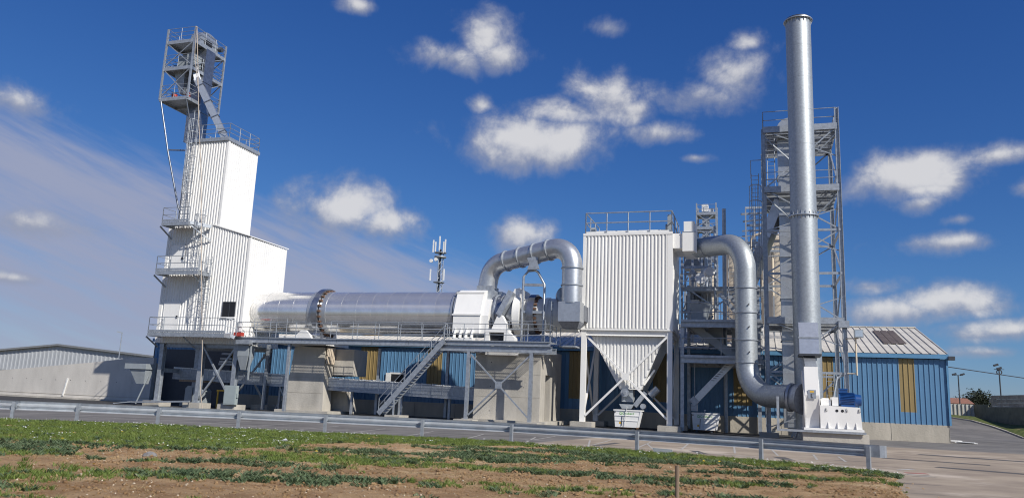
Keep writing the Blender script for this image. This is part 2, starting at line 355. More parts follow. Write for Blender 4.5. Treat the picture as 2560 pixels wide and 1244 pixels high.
def asph(t, p):
    base = tmix(t, tr(t, tn(t, .35, 6), .35, .65), (.145, .137, .128), (.205, .192, .176))
    gx = t.nodes.new('ShaderNodeNewGeometry'); sx = t.nodes.new('ShaderNodeSeparateXYZ'); t.links.new(gx.outputs['Position'], sx.inputs[0])
    # dusty tan area of the yard, right of a diagonal seam
    e = t.nodes.new('ShaderNodeMath'); e.operation = 'MULTIPLY_ADD'; t.links.new(sx.outputs[1], e.inputs[0]); e.inputs[1].default_value = -.10; t.links.new(sx.outputs[0], e.inputs[2])
    e2 = t.nodes.new('ShaderNodeMath'); e2.operation = 'MULTIPLY_ADD'; t.links.new(tn(t, .6, 4), e2.inputs[0]); e2.inputs[1].default_value = 1.2; t.links.new(e.outputs[0], e2.inputs[2])
    far = tr(t, sx.outputs[1], 44, 46.5, 1, 0); f = t.nodes.new('ShaderNodeMath'); f.operation = 'MULTIPLY'
    t.links.new(tr(t, e2.outputs[0], -10.9, -10.3), f.inputs[0]); t.links.new(far, f.inputs[1])
    tan = tmix(t, tr(t, tn(t, .5, 7), .35, .7), (.29, .235, .18), (.41, .335, .25))
    tan = tmix(t, tr(t, tn(t, .45, 5, sc=(.3, 1.6, 1)), .60, .70), tan, (.17, .145, .12))
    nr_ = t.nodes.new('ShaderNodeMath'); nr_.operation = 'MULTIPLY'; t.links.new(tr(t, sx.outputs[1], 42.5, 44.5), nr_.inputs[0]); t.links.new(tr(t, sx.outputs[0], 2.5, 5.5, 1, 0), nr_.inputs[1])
    base = tmix(t, nr_.outputs[0], base, (.055, .054, .052))  # dark asphalt round the plant, its tone also deepens the shade there
    base = tmix(t, tr(t, tn(t, .9, 6, sc=(1, .35, 1)), .58, .72, 0, .6), base, (.085, .083, .08))
    tan = tmix(t, tr(t, tn(t, .22, 6), .52, .66), tan, (.52, .44, .35))
    c = tmix(t, f.outputs[0], base, tan)
    c = tmix(t, tr(t, tn(t, .8, 5, sc=(.25, 2.2, 1)), .66, .74, 0, .55), c, (.30, .28, .25))
    c = tmix(t, tr(t, tn(t, 60, 2), .62, .75, 0, .5), c, (.36, .33, .29))
    t.links.new(c, p.inputs['Base Color']); p.inputs['Roughness'].default_value = .85; tbump(t, p, tn(t, 60, 4), .35, .01)
def turf(t, p):
    c = tmix(t, tr(t, tn(t, 2.0, 6), .35, .65), (.06, .085, .02), (.12, .14, .04)); c = tmix(t, tr(t, tn(t, .5, 5), .55, .7), c, (.2, .16, .08))
    t.links.new(c, p.inputs['Base Color']); p.inputs['Roughness'].default_value = .9; tbump(t, p, tn(t, 9, 6), .8, .08)
def plain(t, p):
    c = tmix(t, tr(t, tn(t, .02, 6), .35, .65), (.07, .085, .035), (.16, .13, .075)); t.links.new(c, p.inputs['Base Color']); p.inputs['Roughness'].default_value = .95
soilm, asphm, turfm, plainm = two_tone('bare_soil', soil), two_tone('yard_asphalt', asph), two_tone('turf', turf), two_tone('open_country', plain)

MB().add([(-3000, -800, -.06), (3000, -800, -.06), (3000, 5000, -.06), (-3000, 5000, -.06)], [(0, 1, 2, 3)]).build('ground', plainm, kind='structure')
# asphalt yard sheet with the entrance road
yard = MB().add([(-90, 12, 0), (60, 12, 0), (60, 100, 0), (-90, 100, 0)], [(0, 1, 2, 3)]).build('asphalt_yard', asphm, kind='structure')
# field in front of the guard rail (bumpy soil)
def field_z(x, y):
    s = rail_y(x) - y; edge = np.clip((s + .15) / .5, 0, 1) * np.clip((xr_edge(y) - x) / .6, 0, 1)
    return -.03 + edge * (.055 + .11 * (fbm(x * .45, y * .9) - .3) + .06 * (fbm(x * 2.2 + 9, y * 2.2, 4) - .5) + .03 * (vnoise(x * 4.6, y * 4.6) - .5)) + edge * np.clip(s - 2, 0, 8) * .004
def xr_edge(y): return np.interp(y, [-40, 10, 17.9, 20, 22.5, 24, 26, 40], [2.2, 2.6, 3.0, 3.15, 3.45, 3.75, 3.3, 3.3])
gx, gy = np.meshgrid(np.arange(-46, 4.21, .11), np.arange(-2, 29.0, .11)); gz = field_z(gx, gy)
nr, nc = gx.shape; idx = np.arange(nr * nc).reshape(nr, nc)
fv = np.stack([gx.ravel(), gy.ravel(), gz.ravel()], 1); ff = np.stack([idx[:-1, :-1].ravel(), idx[:-1, 1:].ravel(), idx[1:, 1:].ravel(), idx[1:, :-1].ravel()], 1)
fieldm = np_mesh('field', fv, ff); fieldm.polygons.foreach_set('use_smooth', [True] * len(ff)); tag(obj('field', fieldm, None, soilm), kind='structure')

# painted lines (parts of the yard)
def pline(a, b, w=.075, m=linem, z=.006):
    a, b = Vector((*a, z)), Vector((*b, z)); d = (b - a).normalized(); n = Vector((-d.y, d.x, 0)) * (w / 2)
    MB().add([a - n, b - n, b + n, a + n], [(0, 1, 2, 3)]).build('painted_line', m, yard)
for i in range(14):
    x = -35.5 + i * 2.45; pline((x, 29.4), (x - .95, 34.3))
for x in (-8.9, -6.2, -4.45, -2.85, -.9, .6): pline((x, 30.7), (x - .2, 36.3))
pline((-9.5, 31.9), (2.8, 28.2), .09); pline((-30, 29.3), (-11, 31.0), .08); pline((1.93, 33.1), (1.85, 29.6)); pline((2.78, 32.6), (2.74, 29.4)); pline((4.5, 27.6), (3.9, 26.6), .16)
pline((3.95, 25.6), (4.55, 25.7), .32, redl); pline((3.9, 25.0), (4.5, 25.1), .14); pline((3.95, 24.5), (4.55, 24.55), .14)
patchm = mat('dark_patch', (.105, .098, .09), .9, var=.25, vscale=4)  # darker strips laid on the yard
for a, b, w in (((.9, 28.4), (.6, 30.0), .45), ((-1.9, 29.0), (-2.4, 30.9), .35), ((-6.0, 30.2), (-5.7, 33.5), .3), ((4.4, 33.5), (7.8, 32.6), .5), ((5.5, 29.5), (9.5, 27.6), .6), ((-14, 33), (-9, 33.8), .4), ((-24, 31), (-18, 32.5), .35), ((6.5, 38.5), (10.5, 36.8), .8)): pline(a, b, w, patchm, .004)
# right-hand road rising behind the warehouse corner, kerb and grass bank
KB = [(40, 66, .01), (30, 73.5, .01), (22.42, 82, .05), (22.76, 88, .45), (22.41, 92, .88), (21.32, 95, 1.34), (19.55, 97, 1.61), (14, 98.5, 1.8)]
LB_ = [(40, 60, .006), (20, 62, .006), (8, 70, .006), (8, 80, .2), (8, 88, .6), (8, 93, 1.1), (8, 97, 1.55), (8, 98.5, 1.8)]
UB = [(46, 72, .9), (34, 80, 1.0), (25.3, 90, 1.1), (25.15, 97, 1.21), (24.6, 101, 1.42), (23.78, 104, 1.8), (20.98, 104.2, 1.8), (14, 104.5, 1.85)]
MB().add(LB_ + KB, [(i, i + 1, 9 + i, 8 + i) for i in range(7)], True).build('road', asphm, kind='structure')
MB().add([(x - .1, y, z + .1) for x, y, z in KB] + [((a[0] + b[0]) / 2, (a[1] + b[1]) / 2, (a[2] + b[2]) / 2 + .28) for a, b in zip(KB, UB)] + UB + [(x + 40, y + 30, 1.9) for x, y, z in UB], [(r * 8 + i, r * 8 + i + 1, r * 8 + 9 + i, r * 8 + 8 + i) for r in range(3) for i in range(7)], True).build('grass_bank', turfm, kind='structure')
kb = MB()
for a, b in zip(KB[:-1], KB[1:]): kb.beam((a[0], a[1], a[2] + .03), (b[0], b[1], b[2] + .03), .2, .2)
tag(kb.build('kerb', conc_o), kind='structure')

# ------------------------------------------------------------------ process tower (left)
T = thing('process_tower', 'tall white ribbed cladding tower with steel platforms and ladders beside the polished drum', 'tower')
XL, XC, XR_, YF, YB = -44.24, -39.68, -36.70, 49.5, 54.4
# lower block
lowtop = lambda d: (13.85 if d < 4.2 else 13.85 - (d - 4.2) / (7.54 - 4.2) * 1.02)
MB().corr((XL, YF, 0), (1, 0, 0), XR_ - XL, 4.75, lowtop, (0, -1, 0)).build('front_cladding', white_s, T)
MB().corr((XR_, YF, 0), (0, 1, 0), YB - YF, 4.75, 12.82, (1, 0, 0)).build('side_cladding', white_s, T)
MB().corr((XL, YB, 0), (0, -1, 0), YB - YF, 4.75, 13.85, (-1, 0, 0)).corr((XR_, YB, 0), (-1, 0, 0), XR_ - XL, 4.75, lambda d: lowtop(XR_ - XL - d), (0, 1, 0)).build('rear_cladding', white_s, T)
MB().prism([(XL + .05, 4.8), (XR_ - .05, 4.8), (XR_ - .05, 12.78), (-40.04, 13.79), (XL + .05, 13.8)], 'y', YF + .05, YB - .05).build('inner_wall', white, T)
MB().prism([(-40.1, 13.86), (XR_ + .12, 12.86), (XR_ + .12, 12.93), (-40.1, 13.95)], 'y', YF - .12, YB + .12).build('lower_roof', white, T)
MB().box(XR_ - .02, XR_ + .10, YF - .06, YF + .12, 4.75, 12.8).build('corner_trim', white, T); MB().box(XL - .05, XL + .1, YF - .06, YF + .08, 4.75, 13.8).build('corner_trim', white, T)
# upper block
UX0, UX1, UY1 = -43.58, -39.68, 53.32
MB().corr((UX0, YF + .04, 0), (1, 0, 0), UX1 - UX0, 13.8, 20.72, (0, -1, 0)).build('upper_front_cladding', white_s, T)
MB().corr((UX1, YF + .04, 0), (0, 1, 0), UY1 - YF, 12.95, 20.72, (1, 0, 0)).build('upper_side_cladding', white_s, T)
MB().corr((UX0, UY1, 0), (0, -1, 0), UY1 - YF, 13.8, 20.72, (-1, 0, 0)).corr((UX1, UY1, 0), (-1, 0, 0), UX1 - UX0, 12.95, 20.72, (0, 1, 0)).build('upper_rear_cladding', white_s, T)
MB().box(UX0 + .05, UX1 - .05, YF + .1, UY1 - .05, 13.0, 20.7).build('upper_inner_wall', white, T)
MB().box(UX1 - .03, UX1 + .09, YF - .02, YF + .14, 13.2, 20.72).build('upper_corner_trim', white, T)
MB().box(UX0 - .12, UX1 + .14, YF - .12, UY1 + .12, 20.70, 20.98).build('roof_edge', galv, T)
rr = MB().rail([(UX0, YF - .02, 20.98), (UX1 + .05, YF - .02, 20.98), (UX1 + .05, UY1, 20.98), (UX0, UY1, 20.98), (UX0, YF - .02, 20.98)], 1.15, 1.3, .026, (.4, .75)); rr.build('roof_railing', galv, T)
MB().box(-41.9, -41.3, 50.2, 50.6, 20.98, 21.3).build('roof_vent', whitep, T)
# doors and window
def door(x0, x1, z0, z1):
    d = MB().box(x0, x1, YF - .08, YF - .045, z0, z1).box(x0 - .05, x0 - .004, YF - .09, YF - .05, z0, z1 + .05).box(x1 + .004, x1 + .05, YF - .09, YF - .05, z0, z1 + .05).box(x0 - .05, x1 + .05, YF - .09, YF - .05, z1 + .004, z1 + .06).build('door', white, T)
    MB().box(x1 - .2, x1 - .08, YF - .14, YF - .08, (z0 + z1) / 2 - .1, (z0 + z1) / 2 + .08).build('handle', black, d)
door(-43.75, -42.35, 5.62, 7.88); door(-43.75, -42.5, 10.3, 12.3)
wd = MB().box(-38.45, -37.32, YF - .07, YF - .045, 6.78, 7.9).build('window', dark, T)
MB().box(-38.52, -37.25, YF - .13, YF - .03, 6.66, 6.77).build('sill', white, wd)
MB().box(-38.46, -38.40, YF - .09, YF - .072, 6.78, 7.9).box(-37.37, -37.31, YF - .09, YF - .072, 6.78, 7.9).box(-38.4, -37.37, YF - .09, YF - .072, 7.85, 7.91).box(-37.85, -37.80, YF - .085, YF - .072, 6.78, 7.85).build('frame', darkgrey, wd)
MB().box(-36.85, -36.2, 48.95, 49.3, 5.33, 5.6).build('red_box', red, T)
# platforms on the front
def platform(x0, x1, y0, y1, z, parent, rail_pts, kick=True, br=None, h=1.1):
    p = MB().grate(x0, x1, y0 + .06, y1, z, .16, 'y').box(x0 + .06, x1 - .06, y0 + .06, y1 - .02, z - .06, z - .05).box(x0, x1, y0, y0 + .05, z - .32, z - .04).box(x0, x0 + .05, y0 + .05, y1, z - .32, z - .04).box(x1 - .05, x1, y0 + .05, y1, z - .32, z - .04).build('platform', galv, parent)
    if kick: MB().box(x0, x1, y0 - .012, y0 - .002, z + .0, z + .16).build('kick_plate', galv, p)
    MB().rail(rail_pts, h).build('railing', galv, p)
    if br:
        for x in br: MB().beam((x, y0 + .1, z - .34), (x, y1, z - 1.05), .09).build('bracket', galv, p)
    return p
y0 = 47.95
platform(-43.72, -36.9, y0, 49.4, 5.45, T, [(-43.7, 49.4, 5.45), (-43.7, y0 + .03, 5.45), (-36.9, y0 + .03, 5.45)], br=(-43.9, -40.5))
platform(-43.72, -39.85, y0, 49.4, 10.1, T, [(-43.7, 49.4, 10.1), (-43.7, y0 + .03, 10.1), (-39.85, y0 + .03, 10.1)], br=(-43.9, -40.3))
platform(-43.72, -41.25, y0, 49.4, 13.9, T, [(-43.7, 49.4, 13.9), (-43.7, y0 + .03, 13.9), (-41.25, y0 + .03, 13.9)], br=(-43.9,))
MB().beam((-41.5, y0 + .05, 13.85), (-40.2, 49.3, 13.7), .12, .25).beam((-41.2, y0 + .3, 13.6), (-40.2, 49.4, 12.6), .08).build('outrigger', galv, T)
# ladders
for (xa, za, xb, zb, cg) in ((-39.75, 5.5, -39.75, 11.3, 2.3), (-40.85, 10.2, -40.85, 15.1, 2.3), (-42.42, 14.0, -42.56, 23.2, 2.3)):
    MB().ladder((xa, 48.98, za), (xb, 48.98, zb), (1, 0, 0), .46, cg, (0, -1, 0)).build('ladder', galv, T)
# stair step from the platform down to the drum walkway
MB().beam((-37.15, 48.5, 5.45), (-36.7, 48.9, 5.2), .1, .25).rail([(-37.15, 48.33, 5.48), (-36.6, 48.9, 5.3)], 1.1, 1).build('step', galv, T)
# steel legs, footings, bracing under the block
for yy in (49.85, 53.9):
    for x in (-43.75, -40.1, -37.05):
        lg = MB().ibeam((x, yy, .38), (x, yy, 4.75), .34, .36, .035, (0, 1, 0)).box(x - .28, x + .28, yy - .28, yy + .28, .38, .42).build('leg', galv, T)
        MB().box(x - .75, x + .75, yy - .65, yy + .65, -.05, .38).build('footing', conc, T)
br = MB()
for yy in (49.85, 53.9):
    br.beam((-40.0, yy, .7), (-37.15, yy, 4.6), .12).beam((-37.1, yy - .13, .7), (-40.0, yy - .13, 4.6), .12)
    br.ibeam((-44.1, yy, 4.6), (-36.8, yy, 4.6), .2, .3)
for x in (-43.75, -37.05): br.ibeam((x, 49.9, 2.7), (x, 53.9, 2.7), .18, .3)
br.box(-38.85, -38.35, 49.72, 49.78, 2.45, 2.85); br.build('bracing', galv, T)
MB().beam((-36.6, 49.5, 4.9), (-35.4, 49.5, 4.9), 1.1, .3).beam((-36.8, 49.6, 3.6), (-36.2, 49.6, 4.75), .1).build('bracket_deck', galv, T)
MB().hull4([(-36.35, 49.5, 2.9), (-35.95, 49.5, 2.9), (-35.95, 49.9, 2.9), (-36.35, 49.9, 2.9)], [(-36.6, 49.3, 3.9), (-35.7, 49.3, 3.9), (-35.7, 50.1, 3.9), (-36.6, 50.1, 3.9)]).box(-36.6, -35.7, 49.3, 50.1, 3.905, 4.7).beam((-35.55, 49.4, 2.2), (-35.55, 49.4, 4.75), .1).build('dust_hopper', grey, T)
# cabinet on the third footing
tag(MB().box(-37.15, -36.15, 48.98, 49.3, .385, 1.75).box(-37.10, -36.2, 48.965, 48.978, .45, 1.7).box(-36.12, -36.06, 49.05, 49.2, .9, 1.2).build('steel_cabinet', greycab), 'plain grey green steel cabinet standing on a tower footing', 'cabinet')
# equipment seen in the dark under the tower
e1 = thing('under_tower_machine', 'grey rounded machine casing in the shade under the white tower', 'machine')
MB().prism([(-42.4, .1), (-40.9, .1), (-40.9, 1.25), (-41.3, 1.6), (-42.2, 1.6), (-42.4, 1.4)], 'y', 51.2, 52.4).build('casing', grey, e1)
MB().box(-41.72, -41.66, 51.17, 51.195, .2, 1.5).box(-41.3, -41.24, 51.17, 51.195, .2, 1.2).build('strap', darkgrey, e1)
MB().box(-42.9, -40.5, 51.0, 52.6, 1.9, 2.05).build('tray', wood, e1)
e2 = thing('yellow_trestle', 'yellow steel trestle in the shade behind the tower rope', 'trestle')
for x in (-39.6, -38.9, -38.1): MB().beam((x, 51.5, 0), (x, 51.5, 1.3), .09).build('leg', yellow, e2)
MB().beam((-39.7, 51.5, 1.34), (-38.0, 51.5, 1.34), .1).build('top_bar', yellow, e2)
MB().box(-38.8, -38.4, 51.2, 51.45, .55, .95).build('blue_can', motorb, e2)
bl = MB()
for i, (x, z, w) in enumerate(((-42.3, 4.25, .9), (-42.3, 3.85, 1.1), (-42.3, 3.6, 1.2), (-42.3, 3.4, 1.3), (-38.6, 4.0, .3), (-39.0, 3.3, .25))): bl.box(x - w / 2, x + w / 2, 55.5, 55.55, z, z + (.16 if i < 4 else .4))
tag(bl.build('louvre_blind', whitep), 'white louvre strips behind the dark bay under the tower', 'louvre')

# ------------------------------------------------------------------ bucket elevator with caged head on top of the tower
E_ = thing('bucket_elevator', 'galvanised bucket elevator head in an open three deck steel cage above the white tower', 'elevator')
cx0, cx1, cy0, cy1 = -45.8, -43.1, 48.3, 52.1
cz = [24.25, 26.85, 29.15]; ctop = 30.2
for x in (cx0, cx1):
    for y in (cy0, cy1): MB().beam((x, y, cz[0] - .15), (x, y, ctop), .13).build('post', galv, E_)
for i, z in enumerate(cz):
    d = MB().grate(cx0, cx1, cy0, cy1, z, .22, 'x', .05, .05).box(cx0, cx1, cy0, cy1, z - .09, z - .06).build('deck', galv, E_)
    f = MB()
    for a, b in (((cx0, cy0), (cx1, cy0)), ((cx1, cy0), (cx1, cy1)), ((cx1, cy1), (cx0, cy1)), ((cx0, cy1), (cx0, cy0))): f.beam((*a, z - .16), (*b, z - .16), .08, .26)
    f.beam((cx0, (cy0 + cy1) / 2, z - .16), (cx1, (cy0 + cy1) / 2, z - .16), .08, .2); f.build('edge_beam', galv, d)
    MB().rail([(cx0, cy0, z), (cx1, cy0, z), (cx1, cy1, z), (cx0, cy1, z), (cx0, cy0, z)], 1.05, 1.35, .022, (.35, .7)).build('railing', galv, d)
b = MB()
for z0, z1 in ((24.3, 26.7), (26.9, 29.0)):
    for y in (cy0, cy1): b.beam((cx0, y, z0), (cx1, y, z1), .06).beam((cx1, y, z0), (cx0, y, z1), .06)
    for x in (cx0, cx1): b.beam((x, cy0, z0), (x, cy1, z1), .06)
b.build('cross_brace', galv, E_)
MB().box(-44.15, -42.95, 49.65, 50.75, 20.9, 28.9).box(-44.2, -42.9, 49.6, 50.8, 23.4, 23.5).box(-44.2, -42.9, 49.6, 50.8, 26.0, 26.1).build('trunk', steel_d, E_)
hd = MB().box(-44.1, -43.15, 49.0, 51.2, 29.16, 29.75).build('head_casing', galv, E_)
arc = [(49.0, 29.76), (51.2, 29.76)] + [(50.1 + 1.1 * math.cos(a), 29.76 + .62 * math.sin(a)) for a in [math.pi * k / 8 for k in range(1, 8)]]
MB().prism(arc, 'x', -44.08, -43.17).build('head_cover', galv_l, hd)
MB().box(-43.14, -43.1, 49.5, 50.4, 29.3, 29.45).box(-43.14, -43.1, 49.5, 50.4, 29.52, 29.66).build('louvre', dark, hd)
MB().cyl((-43.12, 51.3, 29.5), (-42.8, 51.3, 29.5), .2, 12).build('drive', darkgrey, E_)
MB().hull4([(-44.75, 49.2, 24.9), (-44.4, 49.2, 24.9), (-44.4, 49.6, 24.9), (-44.75, 49.6, 24.9)], [(-45.3, 48.9, 26.75), (-44.2, 48.9, 26.75), (-44.2, 50.0, 26.75), (-45.3, 50.0, 26.75)]).build('funnel', galv, E_)
MB().box(-45.2, -44.3, 49.1, 49.9, 27.1, 28.2).box(-43.9, -43.2, 48.6, 49.5, 27.0, 28.0).build('gearbox', grey, E_)
MB().beam((-43.45, 49.15, 26.9), (-43.2, 49.35, 25.9), .5, .5).beam((-43.25, 49.3, 26.1), (-40.55, 50.35, 21.0), .52, .52).build('chute', galv_l, E_)
fl = MB()
for t in (.12, .38, .62, .86):
    c = Vector((-43.25, 49.3, 26.1)).lerp(Vector((-40.55, 50.35, 21.0)), t); d = Vector((2.7, 1.05, -5.1)).normalized(); fl.beam(c - d * .03, c + d * .03, .64, .64)
fl.build('chute_flange', steel_d, E_)
MB().cyl((-45.0, 49.0, 24.3), (-45.0, 49.0, 24.75), .22, 12).build('red_motor', red, E_); MB().cyl((-43.6, 48.9, 24.3), (-43.6, 48.9, 24.75), .2, 12).build('red_motor', red, E_)
MB().tube([(-45.65, 48.3, 24.0), (-44.78, 48.8, 19.9), (-43.66, 49.45, 15.4), (-43.5, 49.6, 15.0)], .07, 8).tube([(-44.85, 48.8, 20.0), (-43.55, 49.3, 20.05)], .06, 8).tube([(-43.2, 48.3, 24.0), (-43.1, 48.9, 22.4)], .06, 8).build('strut', steel_d, E_)
rp = [(-42.9, 48.15, 30.1), (-42.3, 48.15, 26.5), (-41.6, 48.15, 22), (-40.8, 48.15, 17.9), (-39.9, 48.15, 11.5), (-38.75, 48.1, 4.2), (-38.6, 48.1, 2.4), (-38.45, 48.0, 1.3), (-38.0, 47.9, .03)]
tag(MB().tube(rp, .028, 6).tube([(-43.0, 48.2, 30.15), (-42.75, 48.15, 27.5), (-42.1, 48.15, 25)], .02, 5).build('hoist_rope', ropem), 'long pale rope hanging from the elevator cage down to the ground', 'rope')

# ------------------------------------------------------------------ polished rotary drum
AY, AZ, DR = 51.9, 7.36, 1.60
D1 = thing('rotary_drum', 'long polished steel rotary drum with one big ring, running out of the white tower', 'drum')
def arc_sheet(x0, x1, r, a0, a1, n=8, t=.012):
    v = []
    for rr_ in (r, r + t):
        for x in (x0, x1):
            for k in range(n + 1): a = a0 + (a1 - a0) * k / n; v.append((x, AY + rr_ * math.cos(a), AZ + rr_ * math.sin(a)))
    m = n + 1; f = []; g = []
    for k in range(n): f += [(2 * m + k, 2 * m + k + 1, 3 * m + k + 1, 3 * m + k)]; g += [(k, m + k, m + k + 1, k + 1)]
    q = MB().add(v, f, True); q.add([v[2 * m], v[3 * m], v[m], v[0]], [(0, 1, 2, 3)]); q.add([v[2 * m + n], v[3 * m + n], v[m + n], v[n]], [(3, 2, 1, 0)]); q.add([v[i] for i in range(m)] + [v[2 * m + i] for i in range(m)], [(i, i + 1, m + i + 1, m + i) for i in range(n)]); q.add([v[m + i] for i in range(m)] + [v[3 * m + i] for i in range(m)], [(i + 1, i, m + i, m + i + 1) for i in range(n)])
    return q
MB().cyl((-37.2, AY, AZ), (-20.1, AY, AZ), DR - .02, 48).build('shell', steel_d, D1)
def bands(x0, x1, k):
    w = (x1 - x0) / k; base = [arc_sheet(0, w - .012, DR - .012, math.pi * 2 * j / 6 + .18, math.pi * 2 * (j + 1) / 6 + .18 - .006).mesh('cladding_sheet') for j in range(6)]
    for mm in base: mm.materials.append(steel)
    for i in range(k):
        for mm in base: o = obj('cladding_sheet', mm, D1); o.location.x = x0 + i * w
        MB().ring((x0 + i * w - .022, AY, AZ), (x0 + i * w + .01, AY, AZ), DR - .01, DR + .008, 48).build('seam_band', steel, D1)
bands(-36.75, -31.75, 4); bands(-30.2, -20.35, 8)
MB().ring((-31.72, AY, AZ), (-31.25, AY, AZ), DR - .06, DR + .05, 48).ring((-30.72, AY, AZ), (-30.22, AY, AZ), DR - .05, DR + .02, 48).build('collar', galv_l, D1)
MB().ring((-31.25, AY, AZ), (-30.78, AY, AZ), DR + .02, DR + .24, 56).build('running_ring', tyrem, D1)
ck = MB().box(-.09, .09, -.07, .07, 0, .12).mesh('chock'); ck.materials.append(rust)
for k in range(26):
    a = 2 * math.pi * k / 26; o = obj('chock', ck, D1); o.matrix_local = Matrix.Translation((-30.66, AY + math.cos(a) * (DR + .02), AZ + math.sin(a) * (DR + .02))) @ Matrix.Rotation(a - math.pi / 2, 4, 'X')
MB().ring((-20.35, AY, AZ), (-20.22, AY, AZ), DR - .1, DR + .1, 48).ring((-20.12, AY, AZ), (-20.02, AY, AZ), DR - .1, DR + .14, 48).build('end_ring', galv_l, D1)
rs = thing('roller_station', 'white arched roller housing under the big ring of the polished drum', 'roller')
MB().prism([(-32.6, 5.33), (-31.1, 5.33), (-31.3, 5.62), (-31.65, 5.95), (-32.05, 5.95), (-32.4, 5.6)], 'y', 50.25, 50.5).build('housing', white, rs)
MB().box(-33.9, -32.4, 50.3, 50.9, 5.3, 5.5).build('base_plate', white, rs); MB().cyl((-31.3, 50.95, 5.62), (-30.7, 50.95, 5.62), .3, 20).cyl((-31.3, 52.85, 5.62), (-30.7, 52.85, 5.62), .3, 20).build('roller', tyrem, rs)
MB().box(-34, -30, 50.2, 53.8, 4.9, 5.25).box(-28.8, -25, 50.4, 50.6, 5.28, 5.4).build('frame', white, rs)

# ------------------------------------------------------------------ hood, second drum, crossover duct
H = thing('drum_hood', 'white angular sheet metal hood closing the end of the polished drum', 'hood')
hp = [(49.95, 5.9), (49.95, 7.15), (50.55, 8.72), (51.2, 9.0), (52.6, 9.0), (53.3, 8.7), (53.85, 7.15), (53.85, 5.9)]
MB().prism(hp, 'x', -20.0, -18.05).build('casing', white, H)
MB().prism([(50.1, 5.9), (50.1, 7.1), (50.6, 8.3), (53.2, 8.3), (53.7, 7.1), (53.7, 5.9)], 'x', -18.05, -17.5).build('rear_casing', white, H)
MB().box(-20.08, -17.95, 49.88, 49.94, 7.1, 7.2).beam((-20.05, 50.53, 8.74), (-18.0, 50.53, 8.74), .08).build('stiffener', white, H)
for i in range(4):
    MB().prism([(49.55, 5.55), (49.94, 5.55), (49.94, 6.25)], 'x', -19.8 + i * .42, -19.72 + i * .42).build('rib', white, H)
MB().box(-19.85, -18.4, 49.6, 50.4, 5.35, 5.55).build('bearing_block', white, H)
MB().box(-18.95, -17.55, 51.3, 52.9, 8.0, 9.02).box(-18.9, -17.75, 51.35, 52.8, 9.02, 9.35).build('duct_base', galv, H)
MB().box(-17.75, -17.3, 52.2, 53.2, 8.6, 9.05).build('side_box', white, H)
D2 = thing('second_drum', 'shorter pale grey drum with a rusty toothed ring beside the white hood', 'drum')
MB().cyl((-17.6, AY, AZ), (-16.0, AY, AZ), 1.36, 48).build('inlet_section', steel_d, D2)
MB().ring((-17.35, AY, AZ), (-17.25, AY, AZ), 1.34, 1.44, 48).ring((-16.9, AY, AZ), (-16.85, AY, AZ), 1.34, 1.40, 48).build('band', galv, D2)
pale = mat('pale_drum_paint', (.62, .62, .60), .45, var=.1, vscale=1)
MB().cyl((-16.0, AY, AZ), (-11.55, AY, AZ), 1.14, 48).build('shell', pale, D2)
MB().ring((-15.95, AY, AZ), (-15.45, AY, AZ), 1.12, 1.5, 48).build('seal_ring', white, D2)
MB().ring((-14.95, AY, AZ), (-14.5, AY, AZ), 1.15, 1.42, 56).build('running_ring', steel_d, D2)
MB().ring((-13.85, AY, AZ), (-13.6, AY, AZ), 1.13, 1.2, 48).build('collar', white, D2)
for k in range(24):
    a = 2 * math.pi * k / 24; o = obj('chock', ck, D2); o.matrix_local = Matrix.Translation((-14.4, AY + math.cos(a) * 1.17, AZ + math.sin(a) * 1.17)) @ Matrix.Rotation(a - math.pi / 2, 4, 'X')
F = thing('feed_chute', 'white slanted feed chute and block standing between hood and second drum', 'chute')
MB().prism([(-17.25, 5.95), (-16.15, 5.95), (-16.15, 6.6), (-16.55, 7.25), (-16.75, 7.2)], 'y', 49.9, 50.4).build('hopper', white, F)
MB().beam((-16.7, 50.1, 7.1), (-15.95, 50.35, 8.75), .55, .4, (1, 0, 0)).build('spout', galv, F)
MB().prism([(-16.15, 8.1), (-15.4, 8.1), (-15.4, 9.0), (-15.6, 9.12), (-15.95, 9.05), (-16.15, 8.6)], 'y', 50.9, 52.9).build('top_cover', white, F)
MB().box(-17.5, -17.25, 49.7, 50.4, 5.32, 5.95).box(-16.2, -15.9, 49.7, 50.4, 5.32, 5.95).box(-17.5, -15.9, 49.7, 50.4, 5.96, 6.15).prism([(-15.9, 5.32), (-15.45, 5.32), (-15.45, 5.6), (-15.9, 6.0)], 'y', 49.7, 50.4).build('bearing_block', white, F)
MB().box(-17.2, -16.25, 50.0, 50.3, 5.32, 5.9).build('opening', dark, F)
CD = thing('crossover_duct', 'galvanised round duct arching from the white hood over to the white filter', 'duct')
pa_, pb_ = Vector((-18.1, 52.05, 10.95)), Vector((-11.78, 50.15, 11.95)); p1 = bend([(-18.35, 52.05, 9.3), pa_, pb_, (-11.72, 50.1, 7.95)], 1.3, 9)
MB().tube(p1, .68, 28).build('pipe', galv_l, CD)
dd = (pb_ - pa_).normalized()
for t in (.2, .38, .56, .73): q = pa_.lerp(pb_, t); MB().ring(q - dd * .045, q + dd * .045, .67, .76, 28).build('flange', galv, CD)
for z in (9.15, 10.3): MB().ring((-11.74, 50.12, z - .04), (-11.74, 50.12, z + .04), .67, .75, 28).build('flange', galv, CD)
MB().box(-12.48, -11.02, 49.5, 50.72, 6.72, 8.02).build('transition_box', galv_l, CD)
MB().hull4([(-12.2, 49.7, 6.3), (-11.2, 49.7, 6.3), (-11.2, 50.6, 6.3), (-12.2, 50.6, 6.3)], [(-12.46, 49.52, 6.715), (-11.04, 49.52, 6.715), (-11.04, 50.7, 6.715), (-12.46, 50.7, 6.715)]).build('outlet', steel_d, CD)
